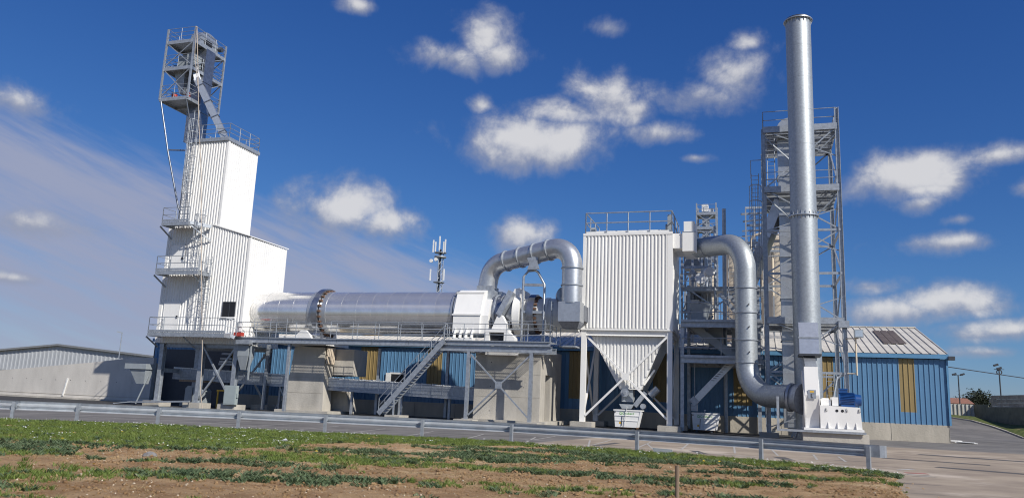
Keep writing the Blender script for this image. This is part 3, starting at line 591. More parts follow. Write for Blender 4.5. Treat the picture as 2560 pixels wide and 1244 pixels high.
MB().cyl((-12.6, 51.4, 8.6), (-12.3, 50.5, 8.6), .55, 24).box(-11.5, -11.0, 50.73, 52.2, 6.9, 7.9).build('side_branch', steel_d, CD)
G = thing('duct_gantry', 'grey steel portal frame holding up the crossover duct above the second drum', 'frame')
MB().tube([(-15.25, 50.6, 5.3), (-15.25, 50.6, 9.85), (-14.95, 50.7, 10.25), (-14.5, 50.8, 10.3)], .085, 8).tube([(-13.75, 50.6, 5.3), (-13.75, 50.6, 9.3), (-14.3, 50.8, 10.2), (-14.5, 50.8, 10.3)], .085, 8).build('post', galv, G)
MB().beam((-15.25, 50.6, 9.3), (-13.75, 50.6, 9.25), .12, .18).build('crossbar', galv, G); MB().beam((-15.25, 50.6, 7.45), (-13.75, 50.6, 7.4), .12, .18).build('crossbar', galv, G)
MB().prism([(-15.0, 11.1), (-14.2, 11.2), (-14.25, 10.75), (-14.1, 10.32), (-14.95, 10.28), (-14.8, 10.7)], 'y', 50.35, 50.5).beam((-14.55, 50.42, 10.35), (-14.55, 50.95, 10.75), .2).build('saddle', galv, G)

# ------------------------------------------------------------------ walkway along the drums, stair, conveyor, piers
WK = thing('drum_walkway', 'long galvanised walkway with handrails along the polished drum', 'walkway')
MB().grate(-36.9, -20.2, 49.45, 50.25, 5.3, .13, 'y').build('grating', galv, WK)
wb = MB()
for i in range(6):
    a = -36.9 + i * 2.79; wb.box(a, a + 2.76, 49.38, 49.44, 4.9, 5.3).box(a, a + 2.76, 49.28, 49.38, 5.24, 5.3).box(a, a + 2.76, 49.28, 49.38, 4.9, 4.95)
wb.ibeam((-36.9, 50.2, 5.08), (-20.2, 50.2, 5.08), .15, .34); wb.build('edge_beam', galv, WK)
MB().rail([(-36.9, 49.42, 5.3), (-20.3, 49.42, 5.3)], 1.1, 1.65, .024, (.4, .75)).build('railing', galv, WK)
MB().rail([(-36.0, 50.15, 5.3), (-33.2, 50.15, 5.3)], 1.45, 1.4, .024, (.5, .95)).build('drum_guard', galv, WK); MB().rail([(-29.5, 50.15, 5.3), (-20.6, 50.15, 5.3)], 1.3, 1.65, .024, (.4, .85)).build('drum_guard', galv, WK)
for x, y in ((-32.4, 49.55), (-35.5, 51.5), (-27.0, 53.2), (-21.5, 53.2)): MB().ibeam((x, y, .1), (x, y, 4.9), .2, .2, .02, (0, 1, 0)).build('post', galv, WK)
MB().beam((-35.4, 53.0, .2), (-34.0, 53.0, 2.0), .12).beam((-34.2, 53.0, .2), (-35.3, 53.0, 2.2), .1).build('cross_brace', galv, WK)
PL = thing('drum_platform', 'wide galvanised platform on a cross braced frame in front of the white hood', 'platform')
MB().grate(-20.1, -12.7, 48.66, 50.4, 5.3, .13, 'y').build('grating', galv, PL)
MB().box(-20.15, -12.7, 48.58, 48.64, 4.98, 5.3).box(-20.15, -12.7, 48.48, 48.58, 5.24, 5.3).ibeam((-20.3, 48.75, 4.78), (-12.6, 48.75, 4.78), .2, .38).ibeam((-20.1, 50.3, 4.78), (-12.7, 50.3, 4.78), .2, .38).build('edge_beam', galv, PL)
MB().rail([(-20.1, 49.3, 5.3), (-20.1, 48.62, 5.3), (-12.75, 48.62, 5.3), (-12.75, 50.3, 5.3)], 1.1, 1.45, .024, (.4, .75)).build('railing', galv, PL)
MB().rail([(-19.4, 50.2, 5.3), (-14.9, 50.2, 5.3), (-13.3, 49.4, 5.3)], 1.45, 1.2, .022, (.5, .95)).build('inner_railing', galv, PL)
for x in (-18.25, -13.95):
    MB().ibeam((x, 48.75, .22), (x, 48.75, 4.6), .22, .22, .025, (0, 1, 0)).build('post', galv, PL); MB().box(x - .65, x + .65, 48.2, 49.3, -.05, .22).build('footing', conc, PL)
MB().beam((-18.1, 48.75, .5), (-14.05, 48.75, 4.4), .09).beam((-18.1, 48.67, 4.4), (-14.05, 48.67, .5), .09).box(-16.3, -15.85, 48.62, 48.66, 2.25, 2.7).build('cross_brace', galv, PL)
MB().rail([(-12.6, 50.8, 5.3), (-11.6, 50.8, 5.3)], 1.1, .8).box(-12.7, -11.55, 50.8, 52.5, 5.15, 5.25).build('link_deck', galv, PL)
MB().ladder((-13.1, 50.3, 5.3), (-13.1, 50.3, 8.1), (0, 1, 0), .45, None).build('ladder', galv, PL)
ST = thing('access_stair', 'straight galvanised steel stair climbing to the drum platform', 'stair')
sa, sb = Vector((-24.4, 48.9, .3)), Vector((-19.95, 48.9, 5.25))
for y in (48.45, 49.3): MB().beam((sa.x, y, sa.z), (sb.x, y, sb.z), .05, .34).build('stringer', galv, ST)
td = MB()
for i in range(24): c = sa.lerp(sb, (i + .5) / 24); td.box(c.x - .13, c.x + .13, 48.48, 49.27, c.z - .02, c.z + .02)
td.build('treads', galv, ST)
hr = MB()
for y in (48.45, 49.3):
    for hh in (1.0, .5): hr.tube([(sa.x, y, sa.z + hh), (sb.x, y, sb.z + hh)], .022, 6)
    for i in range(6): c = sa.lerp(sb, i / 5); hr.tube([(c.x, y, c.z), (c.x, y, c.z + 1.0)], .024, 6)
hr.build('handrail', galv, ST)
MB().box(-23.35, -23.25, 48.4, 48.5, .25, 1.3).box(-23.35, -23.25, 49.25, 49.35, .25, 1.3).build('support_post', galv, ST); MB().box(-23.75, -22.7, 48.1, 49.6, -.05, .25).build('footing', conc, ST)
CV = thing('trough_conveyor', 'long covered trough conveyor with pale lids running under the drums', 'conveyor')
ca, cb = Vector((-44.2, 52.2, 2.6)), Vector((-17.95, 52.2, 1.896))
MB().beam(ca, cb, .8, .62).build('trough', galv, CV); MB().beam(ca + Vector((0, -.42, -.42)), cb + Vector((0, -.42, -.42)), .1, .2).build('support_beam', galv, CV)
lid = MB().box(-.36, .36, -.42, .42, 0, .07).box(-.40, -.33, -.44, .44, .0, .11).mesh('lid'); lid.materials.append(whitep)
for i in range(32):
    c = ca.lerp(cb, (i + .5) / 32); o = obj('lid', lid, CV); o.location = (c.x, c.y, c.z + .325)
for i in range(32):
    c = ca.lerp(cb, i / 32); MB().box(c.x - .02, c.x + .02, c.y - .43, c.y - .405, c.z - .3, c.z + .3).build('joint', galv_l, CV)
for x in (-34.6, -28.5, -24.5, -20.8): MB().ibeam((x, 52.2, .05), (x, 52.2, 1.85), .16, .16, .02, (0, 1, 0)).build('leg', galv, CV)
MB().beam((-34.5, 51.9, 1.9), (-33.6, 51.9, .3), .09).build('leg_brace', galv, CV)
# concrete piers
P1 = thing('concrete_pier', 'tapered concrete pier with a grating shadow under the polished drum', 'pier')
MB().prism([(-33.5, .2), (-30.25, .2), (-30.45, 4.78), (-33.0, 4.78)], 'y', 51.15, 52.3).build('front_leg', conc, P1)
MB().prism([(-32.7, .2), (-29.2, .2), (-29.9, 2.6), (-32.6, 2.6)], 'y', 53.3, 54.3).build('rear_leg', conc, P1)
MB().box(-33.0, -30.4, 52.3, 54.6, 2.75, 4.78).build('cap_beam', conc, P1)
MB().box(-34.0, -29.6, 50.75, 54.9, -.05, .2).build('base_slab', conc, P1)
for i in range(4): MB().box(-30.3, -30.22, 51.2 + i * .28, 51.45 + i * .28, 3.6, 4.8).build('shutter_board', formw, P1)
MB().box(-30.3, -28.7, 52.4, 54.5, 2.8, 4.75).build('bracket_block', conc, P1)
for z in (1.45, 2.55, 3.65): MB().box(-33.42 + .09 * z, -30.3 - .035 * z, 51.138, 51.148, z, z + .018).build('shutter_joint', conc_o, P1)
P2_ = thing('concrete_plinth', 'big square concrete support room behind the cross braced frame', 'plinth')
MB().box(-18.35, -13.75, 50.35, 50.75, .25, 4.75).box(-18.35, -13.75, 55.6, 56, .25, 4.75).box(-18.35, -17.9, 50.75, 55.6, .25, 4.75).box(-14.15, -13.75, 50.75, 51.6, .25, 4.75).box(-14.15, -13.75, 53.0, 55.6, .25, 4.75).box(-14.15, -13.75, 51.6, 53.0, 3.3, 4.75).box(-18.35, -13.75, 50.36, 55.99, 4.75, 4.95).build('walls', conc, P2_)
MB().box(-18.9, -13.2, 49.7, 56.4, -.05, .25).build('base_slab', conc, P2_)
for z in (1.75, 3.25): MB().box(-18.34, -13.76, 50.338, 50.348, z, z + .02).build('shutter_joint', conc_o, P2_)
for x in (-17.2, -14.9):
    for z in (.8, 2.4, 4.0): MB().cyl((x, 50.34, z), (x, 50.36, z), .03, 8).build('tie_hole', dark, P2_)
MB().box(-17.4, -15.3, 49.6, 50.3, 4.45, 4.75).box(-17.2, -17.0, 49.6, 50.3, 4.95, 5.25).box(-16.0, -15.8, 49.6, 50.3, 4.95, 5.25).box(-17.4, -15.3, 49.6, 50.3, 4.75, 4.95).build('bearing_seat', white, P2_)

# ------------------------------------------------------------------ white bag filter
BF = thing('bag_filter', 'big white ribbed filter box with a pointed hopper on four braced legs', 'filter')
fx0, fx1, fy0, fy1, fz0, fz1 = -11.43, -5.38, 52.0, 56.8, 6.5, 13.0
MB().corr((fx0 + .18, fy0 - .01, 0), (1, 0, 0), fx1 - fx0 - .5, fz0 + .05, fz1 - .12, (0, -1, 0), .24, .06).build('front_cladding', white_s, BF)
MB().box(fx0, fx1, fy0, fy1, fz0, fz1).build('casing', white, BF)
MB().box(fx0 - .06, fx1 + .04, fy0 - .10, fy0 - .005, fz0 - .1, fz0).box(fx0 - .02, fx1 + .02, fy0 - .09, fy0 - .005, fz1 - .12, fz1 + .05).box(fx0 - .02, fx0 + .17, fy0 - .07, fy0 - .005, fz0, fz1 - .12).box(fx1 - .32, fx1 + .02, fy0 - .055, fy0 - .005, fz0, fz1 - .12).box(fx1, fx1 + .05, fy0, fy1, fz0 - .1, fz0).build('edge_trim', white, BF)
rib = MB()
for i in range(9): rib.box(fx1 + .003, fx1 + .05, fy0 + .3 + i * .5, fy0 + .36 + i * .5, fz0 + .05, fz1 - 2.2)
rib.build('side_rib', white, BF)
MB().box(fx0 + .1, fx1 - .1, fy0 + .1, fy0 + .4, fz1 + .06, fz1 + .2).box(fx0 + .2, fx1 - .1, fy0 + .6, fy1 - .3, fz1 + .06, fz1 + .35).build('roof_cover', whitep, BF)
MB().cyl((-11.0, 52.6, 13.35), (-10.7, 52.6, 13.35), .26, 14).cyl((-5.9, 52.7, 13.45), (-5.6, 52.7, 13.45), .3, 14).box(-5.75, -5.45, 52.3, 52.6, 13.1, 14.3).build('valve', grey, BF)
MB().rail([(fx0 + .12, fy1, 13.05), (fx0 + .12, fy0 + .02, 13.05), (fx1 - .05, fy0 + .02, 13.05), (fx1 - .05, fy1, 13.05)], 1.45, 1.45, .04, (.75,)).rail([(fx0 + .12, fy1, 13.05), (fx1 - .05, fy1, 13.05)], .95, 2.4, .025).build('roof_railing', galv, BF)
hb = [(-8.85, 52.5, 2.57), (-7.45, 52.5, 2.57), (-7.45, 55.6, 2.57), (-8.85, 55.6, 2.57)]; ht = [(fx0 + .4, fy0 + .42, 6.38), (fx1 - .4, fy0 + .42, 6.38), (fx1 - .4, fy1 - .12, 6.38), (fx0 + .4, fy1 - .12, 6.38)]
MB().hull4(hb, ht).build('hopper', white, BF)
hrb = MB()
for i in range(22):                                            # pressed ribs down the sloping front of the hopper
    x = ht[0][0] + .18 + i * (ht[1][0] - ht[0][0] - .36) / 21
    xl, xr = (x - ht[0][0]) / (hb[0][0] - ht[0][0]) if x < hb[0][0] else 1, (ht[1][0] - x) / (ht[1][0] - hb[1][0]) if x > hb[1][0] else 1
    t = max(.05, min(xl, xr, 1) - .02); A = Vector((x, ht[0][1], 6.33)); B = Vector((x, hb[0][1], 2.62)); B = A.lerp(B, t); hrb.beam(A + Vector((0, -.03, 0)), B + Vector((0, -.03, 0)), .11, .06, (0, -1, .4))
hrb.build('hopper_rib', white, BF)
MB().beam((-6.6, 52.9, 3.9), (-7.3, 52.9, 2.9), .35, .12).build('access_hatch', white, BF)
for x in (fx0 + .16, fx1 - .17):
    for y in (fy0 + .17, fy1 - .17):
        MB().box(x - .17, x + .17, y - .17, y + .17, .35, fz0 - .1).build('leg', white, BF); MB().box(x - .7, x + .75, y - .65, y + .65, -.05, .35).build('footing', conc, BF)
MB().ibeam((fx0 + .33, fy0 + .1, 6.22), (fx1 - .34, fy0 + .1, 6.22), .2, .36).ibeam((fx1 - .17, fy0 + .3, 6.22), (fx1 - .17, fy1 - .3, 6.22), .2, .36).build('ring_beam', white, BF)
bz = MB()
for y in (fy0 + .17, fy1 - .17): bz.beam((fx0 + .35, y - .12, .75), (fx1 - .35, y - .12, 6.0), .13).beam((fx1 - .35, y + .02, .75), (fx0 + .35, y + .02, 6.0), .13)
for x in (fx0 + .17, fx1 - .17): bz.beam((x, fy0 + .4, .8), (x, fy1 - .4, 6.0), .12).beam((x - .12, fy1 - .4, .8), (x - .12, fy0 + .4, 6.0), .12)
bz.box(-8.62, -8.18, fy0 - .02, fy0 + .02, 3.15, 3.6); bz.build('brace', white, BF)
RV = thing('rotary_valve', 'grey rotary valve and geared motor hanging under the filter hopper', 'valve')
MB().box(-8.75, -8.0, 52.65, 53.55, 1.75, 2.55).prism([(-8.9, 1.6), (-7.9, 1.6), (-8.1, 1.3), (-8.7, 1.3)], 'y', 52.55, 53.65).build('body', grey, RV); MB().cyl((-8.5, 52.35, 2.35), (-8.5, 52.65, 2.35), .28, 16).cyl((-8.5, 52.23, 2.35), (-8.5, 52.35, 2.35), .12, 12).build('gear_motor', galv, RV)
MB().beam((-7.9, 52.95, 1.5), (-7.2, 52.95, 2.4), .4, .3).cyl((-7.35, 52.65, 1.5), (-7.35, 53.25, 1.5), .18, 12).cyl((-6.9, 52.95, 2.2), (-6.4, 52.95, 2.7), .25, 14).build('side_drive', galv, RV)
PN = thing('outlet_plenum', 'white stepped outlet box on the upper side of the filter', 'plenum')
MB().box(-5.37, -4.75, 52.12, 55.4, 11.95, 12.95).build('neck', white, PN)
MB().box(-4.73, -3.88, 52.0, 55.0, 11.72, 13.0).build('lower_box', white, PN); MB().box(-4.65, -3.95, 52.06, 53.6, 13.04, 13.75).build('upper_box', white, PN)
for i in range(4): MB().box(-3.876, -3.80, 52.0 + i * .75, 52.08 + i * .75, 11.6, 13.55 - i * .35).build('flange_rib', white, PN)
MB().box(-4.75, -3.86, 51.985, 55.02, 12.995, 13.045).build('seam', galv, PN)

# ------------------------------------------------------------------ exhaust duct, fan, motor, stack
XD = thing('exhaust_duct', 'galvanised round duct dropping in a long S from filter outlet to fan', 'duct')
p2 = bend([(-3.8, 53.3, 12.15), (-.71, 49.6, 11.75), (-.71, 49.6, 2.4), (1.75, 47.0, 2.38)], 1.95, 12)
MB().tube(p2, .655, 32).build('pipe', stackm, XD)
for z in (8.85, 7.35, 5.7, 4.35):
    x, y = -.71, 49.6; MB().ring((x, y, z - .035), (x, y, z + .035), .645, .715, 32).build('flange', galv, XD)
MB().ring((-3.1, 52.46, 12.06), (-3.06, 52.41, 12.055), .63, .68, 32).build('flange', galv, XD)
for z, x in ((7.75, -.6), (6.4, -.6), (4.9, -.6)): MB().prism([(x, z), (x + .1, z), (x + .1, z + .13)], 'y', 48.87, 48.93).build('lug', darkgrey, XD)
FN = thing('exhaust_fan', 'white radial fan with narrow scroll casing and flared base on a concrete block', 'fan')
ccx, ccy, ccz = 2.66, 46.55, 2.28
sc = [(ccy - 1.5 * math.cos(a), ccz + 1.5 * math.sin(a)) for a in [math.pi * (-.5 + k / 18) for k in range(0, 10)]]
scroll = [(ccy + 1.45, .78), (ccy - 1.2, .78)] + [(ccy - (1.2 + .05 * k), ccz - 1.2 + 1.6 * k / 8) for k in range(1, 8)] + [(ccy - 1.35, 3.98), (ccy - .2, 3.98), (ccy + .4, 3.7), (ccy + 1.4, 2.9), (ccy + 1.6, 2.0)]
MB().prism(scroll, 'x', 2.30, 3.0).build('scroll_casing', white, FN)
MB().ring((2.24, ccy, ccz), (2.3, ccy, ccz), .8, 1.55, 36).ring((3.0, ccy - .02, ccz), (3.03, ccy - .02, ccz), .3, 1.5, 36).build('side_plate', white, FN)
MB().box(2.45, 2.85, 44.985, 44.998, 2.3, 2.75).build('inspection_hatch', galv, FN); MB().box(2.55, 2.75, 44.978, 44.984, 2.62, 2.7).build('warning_label', yellow, FN)
MB().beam((2.62, 44.98, 2.36), (2.62, 44.98, 2.56), .03).beam((2.62, 44.98, 2.36), (2.7, 44.98, 2.36), .03).build('hatch_handle', darkgrey, FN)
MB().tube([(1.62, 47.0, 2.35), (1.74, 46.95, 2.34)], .80, 32).tube([(1.74, 46.95, 2.34), (2.26, 46.6, 2.28)], .66, 32, True, .86).build('inlet_cone', galv, FN)
MB().prism([(3.03, .8), (5.05, .8), (4.98, 1.92), (3.03, 1.98)], 'y', 45.0, 46.9).build('base_frame', white, FN)
MB().box(2.2, 5.12, 44.85, 47.2, .68, .79).build('base_flange', white, FN)
for x in (3.4, 3.85, 4.3, 4.75): MB().prism([(44.86, .8), (44.995, .8), (44.995, 1.15)], 'x', x, x + .03).build('gusset', white, FN)
for x in (3.85, 4.12): MB().cyl((x, 44.99, 1.72), (x, 45.0, 1.72), .075, 16).build('port', dark, FN)
for x in (3.28, 4.28, 4.88): MB().tube([(x, 44.97, 1.68), (x + .04, 44.97, 1.86), (x + .1, 44.97, 1.68), (x, 44.97, 1.68)], .012, 5).build('lifting_eye', darkgrey, FN)
MB().box(3.1, 3.6, 45.3, 46.3, 1.98, 2.3).box(3.65, 3.95, 45.2, 46.4, 1.98, 2.42).box(3.2, 3.5, 45.4, 46.2, 2.3, 2.36).build('bearing_housing', white, FN)
MB().box(2.15, 5.35, 44.95, 48.2, -.05, .55).build('plinth', conc, FN)
MB().box(.85, 5.2, 44.78, 44.84, .56, .67).box(.85, 5.2, 44.84, 45.0, .65, .67).build('skid_rail', galv, FN)
MB().box(.85, .98, 44.80, 44.93, .67, 2.35).box(.85, .98, 44.93, 45.3, 2.2, 2.3).build('duct_prop', galv, FN)
MO = thing('electric_motor', 'blue finned electric motor on top of the white fan base', 'motor')
MB().cyl((4.02, 45.8, 2.32), (4.85, 45.8, 2.3), .34, 28).build('stator', motorb, MO); MB().cyl((4.85, 45.8, 2.3), (5.12, 45.8, 2.3), .33, 28, True, .29).build('fan_cowl', motorb, MO)
fn = MB()
for k in range(28):
    a = 2 * math.pi * k / 28; fn.beam((4.1, 45.8 + .36 * math.cos(a), 2.32 + .36 * math.sin(a)), (4.8, 45.8 + .36 * math.cos(a), 2.3 + .36 * math.sin(a)), .015, .05, (0, math.cos(a), math.sin(a)))
fn.build('cooling_fins', motorb, MO); MB().box(4.05, 4.45, 45.6, 46.0, 2.66, 2.86).box(4.03, 4.47, 45.58, 46.02, 2.82, 2.9).build('terminal_box', motorb, MO)
MB().box(4.1, 4.8, 45.5, 45.6, 1.93, 2.05).box(4.1, 4.8, 46.0, 46.1, 1.93, 2.05).build('foot', motorb, MO)
SK = thing('chimney_stack', 'tall galvanised chimney stack with two gusseted flanges rising beside the fan', 'chimney')
sx, sy, sr = 2.70, 48.6, .745
MB().tube([(sx, sy, .1), (sx, sy, 13.0)], sr + .02, 40).build('lower_section', stackm, SK); MB().tube([(sx, sy, 13.06), (sx, sy, 25.7)], sr, 40).build('upper_section', stackm, SK)
MB().ring((sx, sy, 25.702), (sx, sy, 25.74), sr - .02, sr + .01, 40).cyl((sx, sy, 25.3), (sx, sy, 25.32), sr - .03, 40).build('mouth', darkgrey, SK)
for z in (13.03, 25.6):
    MB().ring((sx, sy, z - .03), (sx, sy, z + .03), sr, sr + .12, 40).build('flange', galv_l, SK)
    gs = MB()
    for k in range(20):
        a = 2 * math.pi * k / 20 + .1; d = Vector((math.cos(a), math.sin(a), 0)); q = Vector((-d.y, d.x, 0)) * .012; c = Vector((sx, sy, z))
        for sg in ((1, -1) if z < 20 else (-1,)):
            A, B, Cc = c + d * (sr + .005), c + d * (sr + .11), c + d * (sr + .005) + Vector((0, 0, sg * .3)); gs.add([A - q, B - q, Cc - q, A + q, B + q, Cc + q], [(0, 1, 2), (5, 4, 3), (0, 3, 4, 1), (1, 4, 5, 2), (2, 5, 3, 0)])
    gs.build('gusset', galv_l, SK)
for z in (2.5, 4.9, 7.3, 9.6, 15.2, 17.4, 19.6, 21.7, 23.8): MB().ring((sx, sy, z), (sx, sy, z + .012), sr, sr + (.026 if z < 13 else .005), 40).build('weld_seam', stackm, SK)
MB().prism([(47.0, 4.75), (47.95, 4.75), (47.95, 6.6), (47.55, 6.6), (47.2, 5.7)], 'x', 2.18, 3.22).build('breeching', galv_l, SK); MB().box(2.15, 3.25, 47.16, 47.25, 5.66, 5.74).build('breeching_seam', galv, SK)
MB().box(2.12, 3.28, 46.2, 47.9, 4.62, 4.74).build('expansion_frame', darkgrey, SK)
MB().prism([(45.25, 3.99), (46.5, 3.99), (47.6, 4.6), (46.5, 4.6)], 'x', 2.36, 2.96).build('fan_outlet', galv_l, SK)
MB().box(1.8, 3.6, 47.7, 49.5, -.05, .12).build('footing', conc, SK)
for k in range(10):
    a = 2 * math.pi * k / 10; d = Vector((math.cos(a), math.sin(a), 0)); c = Vector((sx, sy, 0)); MB().beam(c + d * (sr + .02) + Vector((0, 0, .65)), c + d * (sr + .25) + Vector((0, 0, .15)), .03, .1).build('base_gusset', galv, SK)

# ------------------------------------------------------------------ right elevator tower
RT = thing('elevator_tower', 'open galvanised steel lattice tower with elevator casing behind the chimney stack', 'tower')
tx0, tx1, ty0, ty1 = .5, 4.9, 50.4, 55.7
for x in (tx0, tx1):
    for y in (ty0, ty1):
        MB().ibeam((x, y, .3), (x, y, 20.45 if x == tx1 and y == ty0 else 19.3), .24, .26, .03, (1, 0, 0)).build('post', galv, RT); MB().box(x - .55, x + .55, y - .55, y + .55, -.05, .3).build('footing', conc, RT)
lv = [.6, 3.9, 7.0, 9.9, 12.6, 15.3, 19.2]
for z in (3.9, 7.0, 9.9, 12.6, 15.3, 19.2):
    for a, b in (((tx0, ty0), (tx1, ty0)), ((tx1, ty0), (tx1, ty1)), ((tx1, ty1), (tx0, ty1)), ((tx0, ty1), (tx0, ty0))): MB().beam((*a, z), (*b, z), .1, .14).build('girt', galv, RT)
db = MB()
for i, (z0, z1) in enumerate(zip(lv[:-1], lv[1:])):
    fl_ = i % 2
    for y in (ty0, ty1): db.beam((tx0 if fl_ else tx1, y, z0), (tx1 if fl_ else tx0, y, z1), .08)
    for x in (tx0, tx1): db.beam((x, ty0 if fl_ else ty1, z0), (x, ty1 if fl_ else ty0, z1), .08)
    zm = (z0 + z1) / 2; db.beam((tx1, ty0, zm), (tx0, ty0, z1 if fl_ else z0), .06)
db.build('diagonal', galv, RT)
for z, rl in ((19.25, 1.2), (15.3, 1.1), (7.05, 0)):
    d = MB().grate(tx0 + .05, tx1 - .05, ty0 + .1, ty1, z, .3, 'x', .16, .05).build('platform', galv, RT)
    e = MB()
    for y in np.linspace(ty0, ty1, 6): e.beam((tx0, y, z - .17), (tx1, y, z - .17), .08, .2)
    e.box(tx0, tx1, ty0 - .16, ty0 - .14, z - .25, z + .15); e.build('joist', galv, d)
    if rl: MB().rail([(tx0, ty0, z), (tx1, ty0, z), (tx1, ty1, z), (tx0, ty1, z), (tx0, ty0, z)], rl, 2.0, .026, (.62,)).build('railing', galv, d)
b = MB()
for z in (19.0, 15.1):
    b.beam((tx0 + .1, ty0, z - .3), (tx0 + 1.6, ty0 + .4, z - 1.7), .07).beam((tx1 - .1, ty0, z - .3), (tx1 - 1.7, ty0 + .4, z - 1.9), .07)
b.build('knee_brace', galv, RT)
cs = []
for i in range(7):
    z0 = .6 + i * 2.65; MB().box(1.4, 2.95, 51.6, 52.9, z0, z0 + 2.6).build('casing', galv_l, RT); MB().box(1.33, 3.02, 51.53, 52.97, z0 + 2.6, z0 + 2.65).build('casing_flange', galv, RT)
arc = [(1.35, 19.3), (3.0, 19.3)] + [(2.17 + .83 * math.cos(a), 19.55 + .83 * math.sin(a)) for a in [math.pi * k / 10 for k in range(0, 11)]]
MB().prism(arc, 'y', 51.5, 52.9).build('head', galv_l, RT); MB().box(3.0, 3.5, 51.6, 52.4, 19.3, 19.8).build('head_drive', grey, RT)
MB().beam((1.6, 52.3, 15.0), (-.6, 53.5, 9.5), .7, .7).build('spout', galv_l, RT)
MB().ladder((-.05, 50.9, 7.2), (-.05, 50.9, 16.5), (1, 0, 0), .45, 2.4, (0, -1, 0)).tube([(-.3, 50.9, 16.2), (-.3, 50.9, 17.4), (.4, 50.9, 17.4)], .03, 6).build('caged_ladder', galv, RT)
MB().ladder((.95, 51.0, 15.4), (.95, 51.0, 19.3), (1, 0, 0), .45, None).build('ladder', galv, RT)
MB().ladder((4.0, 50.2, .7), (4.0, 50.2, 3.9), (1, 0, 0), .45, None).beam((4.35, 49.9, 3.7), (4.0, 49.7, 2.0), .08).beam((3.0, 50.3, 2.2), (4.6, 50.3, 3.8), .1).build('lower_ladder', galv, RT)
MB().box(tx1 - .35, tx1 + .25, ty0 - .3, ty0 + .15, 6.6, 7.0).build('corner_bracket', galv, RT)
FL = thing('floodlight', 'square grey floodlight on a cream bracket pole beside the lattice tower', 'floodlight')
MB().tube([(5.45, 50.1, 3.8), (5.45, 50.1, 6.0)], .05, 8).tube([(4.95, 50.3, 5.95), (5.6, 50.0, 5.95)], .035, 6).tube([(4.95, 50.3, 3.9), (5.45, 50.1, 3.9)], .035, 6).build('pole', beige, FL); MB().box(5.35, 5.85, 49.75, 50.0, 5.98, 6.45).build('housing', grey, FL); MB().box(5.40, 5.80, 49.735, 49.748, 6.03, 6.40).build('lens', glass, FL)

# ------------------------------------------------------------------ steel platforms between filter and tower, and plant behind
SP = thing('service_platform', 'two level grey steel platform with handrails behind the exhaust duct', 'platform')
for z, nm in ((7.05, 1), (4.75, 0)):
    d = MB().box(-4.8, .2, 52.0, 57.4, z - .05, z).box(-4.85, .25, 51.93, 51.99, z - .02, z + .14).build('deck', galv, SP)
    e = MB().ibeam((-4.85, 52.0, z - .22), (.3, 52.0, z - .22), .16, .3).ibeam((-4.85, 57.3, z - .22), (.3, 57.3, z - .22), .16, .3)
    for x in np.linspace(-4.5, .1, 6): e.beam((x, 52.1, z - .18), (x, 57.3, z - .18), .08, .16)
    e.build('beam', galv, d); MB().rail([(-4.8, 52.0, z), (.2, 52.0, z)], 1.25, 2.3, .026, (.62,)).build('railing', galv, d); MB().rail([(-4.8, 57.3, z), (.2, 57.3, z)], 1.1, 1.6).build('railing', galv, d)
for x in (-4.75, .0):
    for y in (52.15, 57.2): MB().ibeam((x, y, .1), (x, y, 10.2 if y > 55 else 7.0), .22, .22, .025, (0, 1, 0)).build('post', galv, SP)
MB().box(-5.0, .6, 57.0, 62.0, 10.0, 10.08).ibeam((-5.2, 57.0, 9.9), (1.0, 57.0, 9.9), .16, .28).build('upper_deck', galv, SP)
MB().beam((-4.2, 53.5, 6.9), (-1.3, 53.5, 4.75), .55, .5).build('inclined_casing', grey, SP)
MB().box(-3.2, -2.3, 54.0, 55.0, 5.6, 6.9).box(-1.7, -.7, 54.0, 55.0, 5.0, 6.8).build('bin', grey, SP)
MB().box(-4.3, -3.3, 53.4, 54.6, 7.06, 7.9).hull4([(-4.05, 53.6, 7.06), (-3.4, 53.6, 7.06), (-3.4, 54.4, 7.06), (-4.05, 54.4, 7.06)], [(-4.4, 53.3, 8.4), (-3.0, 53.3, 8.4), (-3.0, 54.7, 8.4), (-4.4, 54.7, 8.4)]).build('small_hopper', grey, SP)
MB().box(-4.0, -3.2, 58.2, 59.0, 8.2, 9.1).build('white_unit', whitep, SP)
MB().ladder((-1.6, 52.6, 7.1), (-1.6, 52.6, 11.5), (1, 0, 0), .45).beam((-2.4, 53.0, 9.0), (-.9, 53.0, 7.2), .1, .25).beam((-1.9, 53.0, 9.0), (-.4, 53.0, 7.2), .1, .25).build('stair_and_ladder', galv, SP)
MB().beam((-4.9, 57.0, 7.2), (-1.0, 57.0, 10.0), .1).beam((-1.0, 57.0, 7.2), (-4.9, 57.0, 10.0), .1).tube([(-2.2, 56.0, 0), (-2.2, 56.0, 15.5)], .14, 10).tube([(-2.9, 57.0, 7), (-2.9, 57.0, 14.5)], .09, 8).build('pipework', galv, SP)
MB().cyl((-3.4, 57.0, 11.1), (-3.2, 56.6, 11.1), .35, 18).build('round_cover', whitep, SP)
CH = thing('discharge_chute', 'sloping galvanised discharge chute above the second skip', 'chute')
MB().beam((-1.7, 53.6, 4.55), (-3.95, 53.6, 2.1), .42, .42).build('trough', galv_l, CH); MB().beam((-3.95, 53.6, 2.15), (-4.25, 53.6, 1.85), .5, .5).box(-4.3, -3.9, 53.4, 53.8, 1.35, 1.8).build('spout', galv, CH)
MB().tube([(-4.1, 53.9, 2.1), (-4.1, 53.9, 4.7)], .03, 6).build('hanger', galv, CH)
stp = MB()
for i in range(9): c = Vector((-1.85, 53.37, 4.5)).lerp(Vector((-2.9, 53.37, 3.35)), i / 8); stp.box(c.x - .1, c.x + .1, c.y - .012, c.y, c.z - .015, c.z + .015)
stp.build('slots', dark, CH)
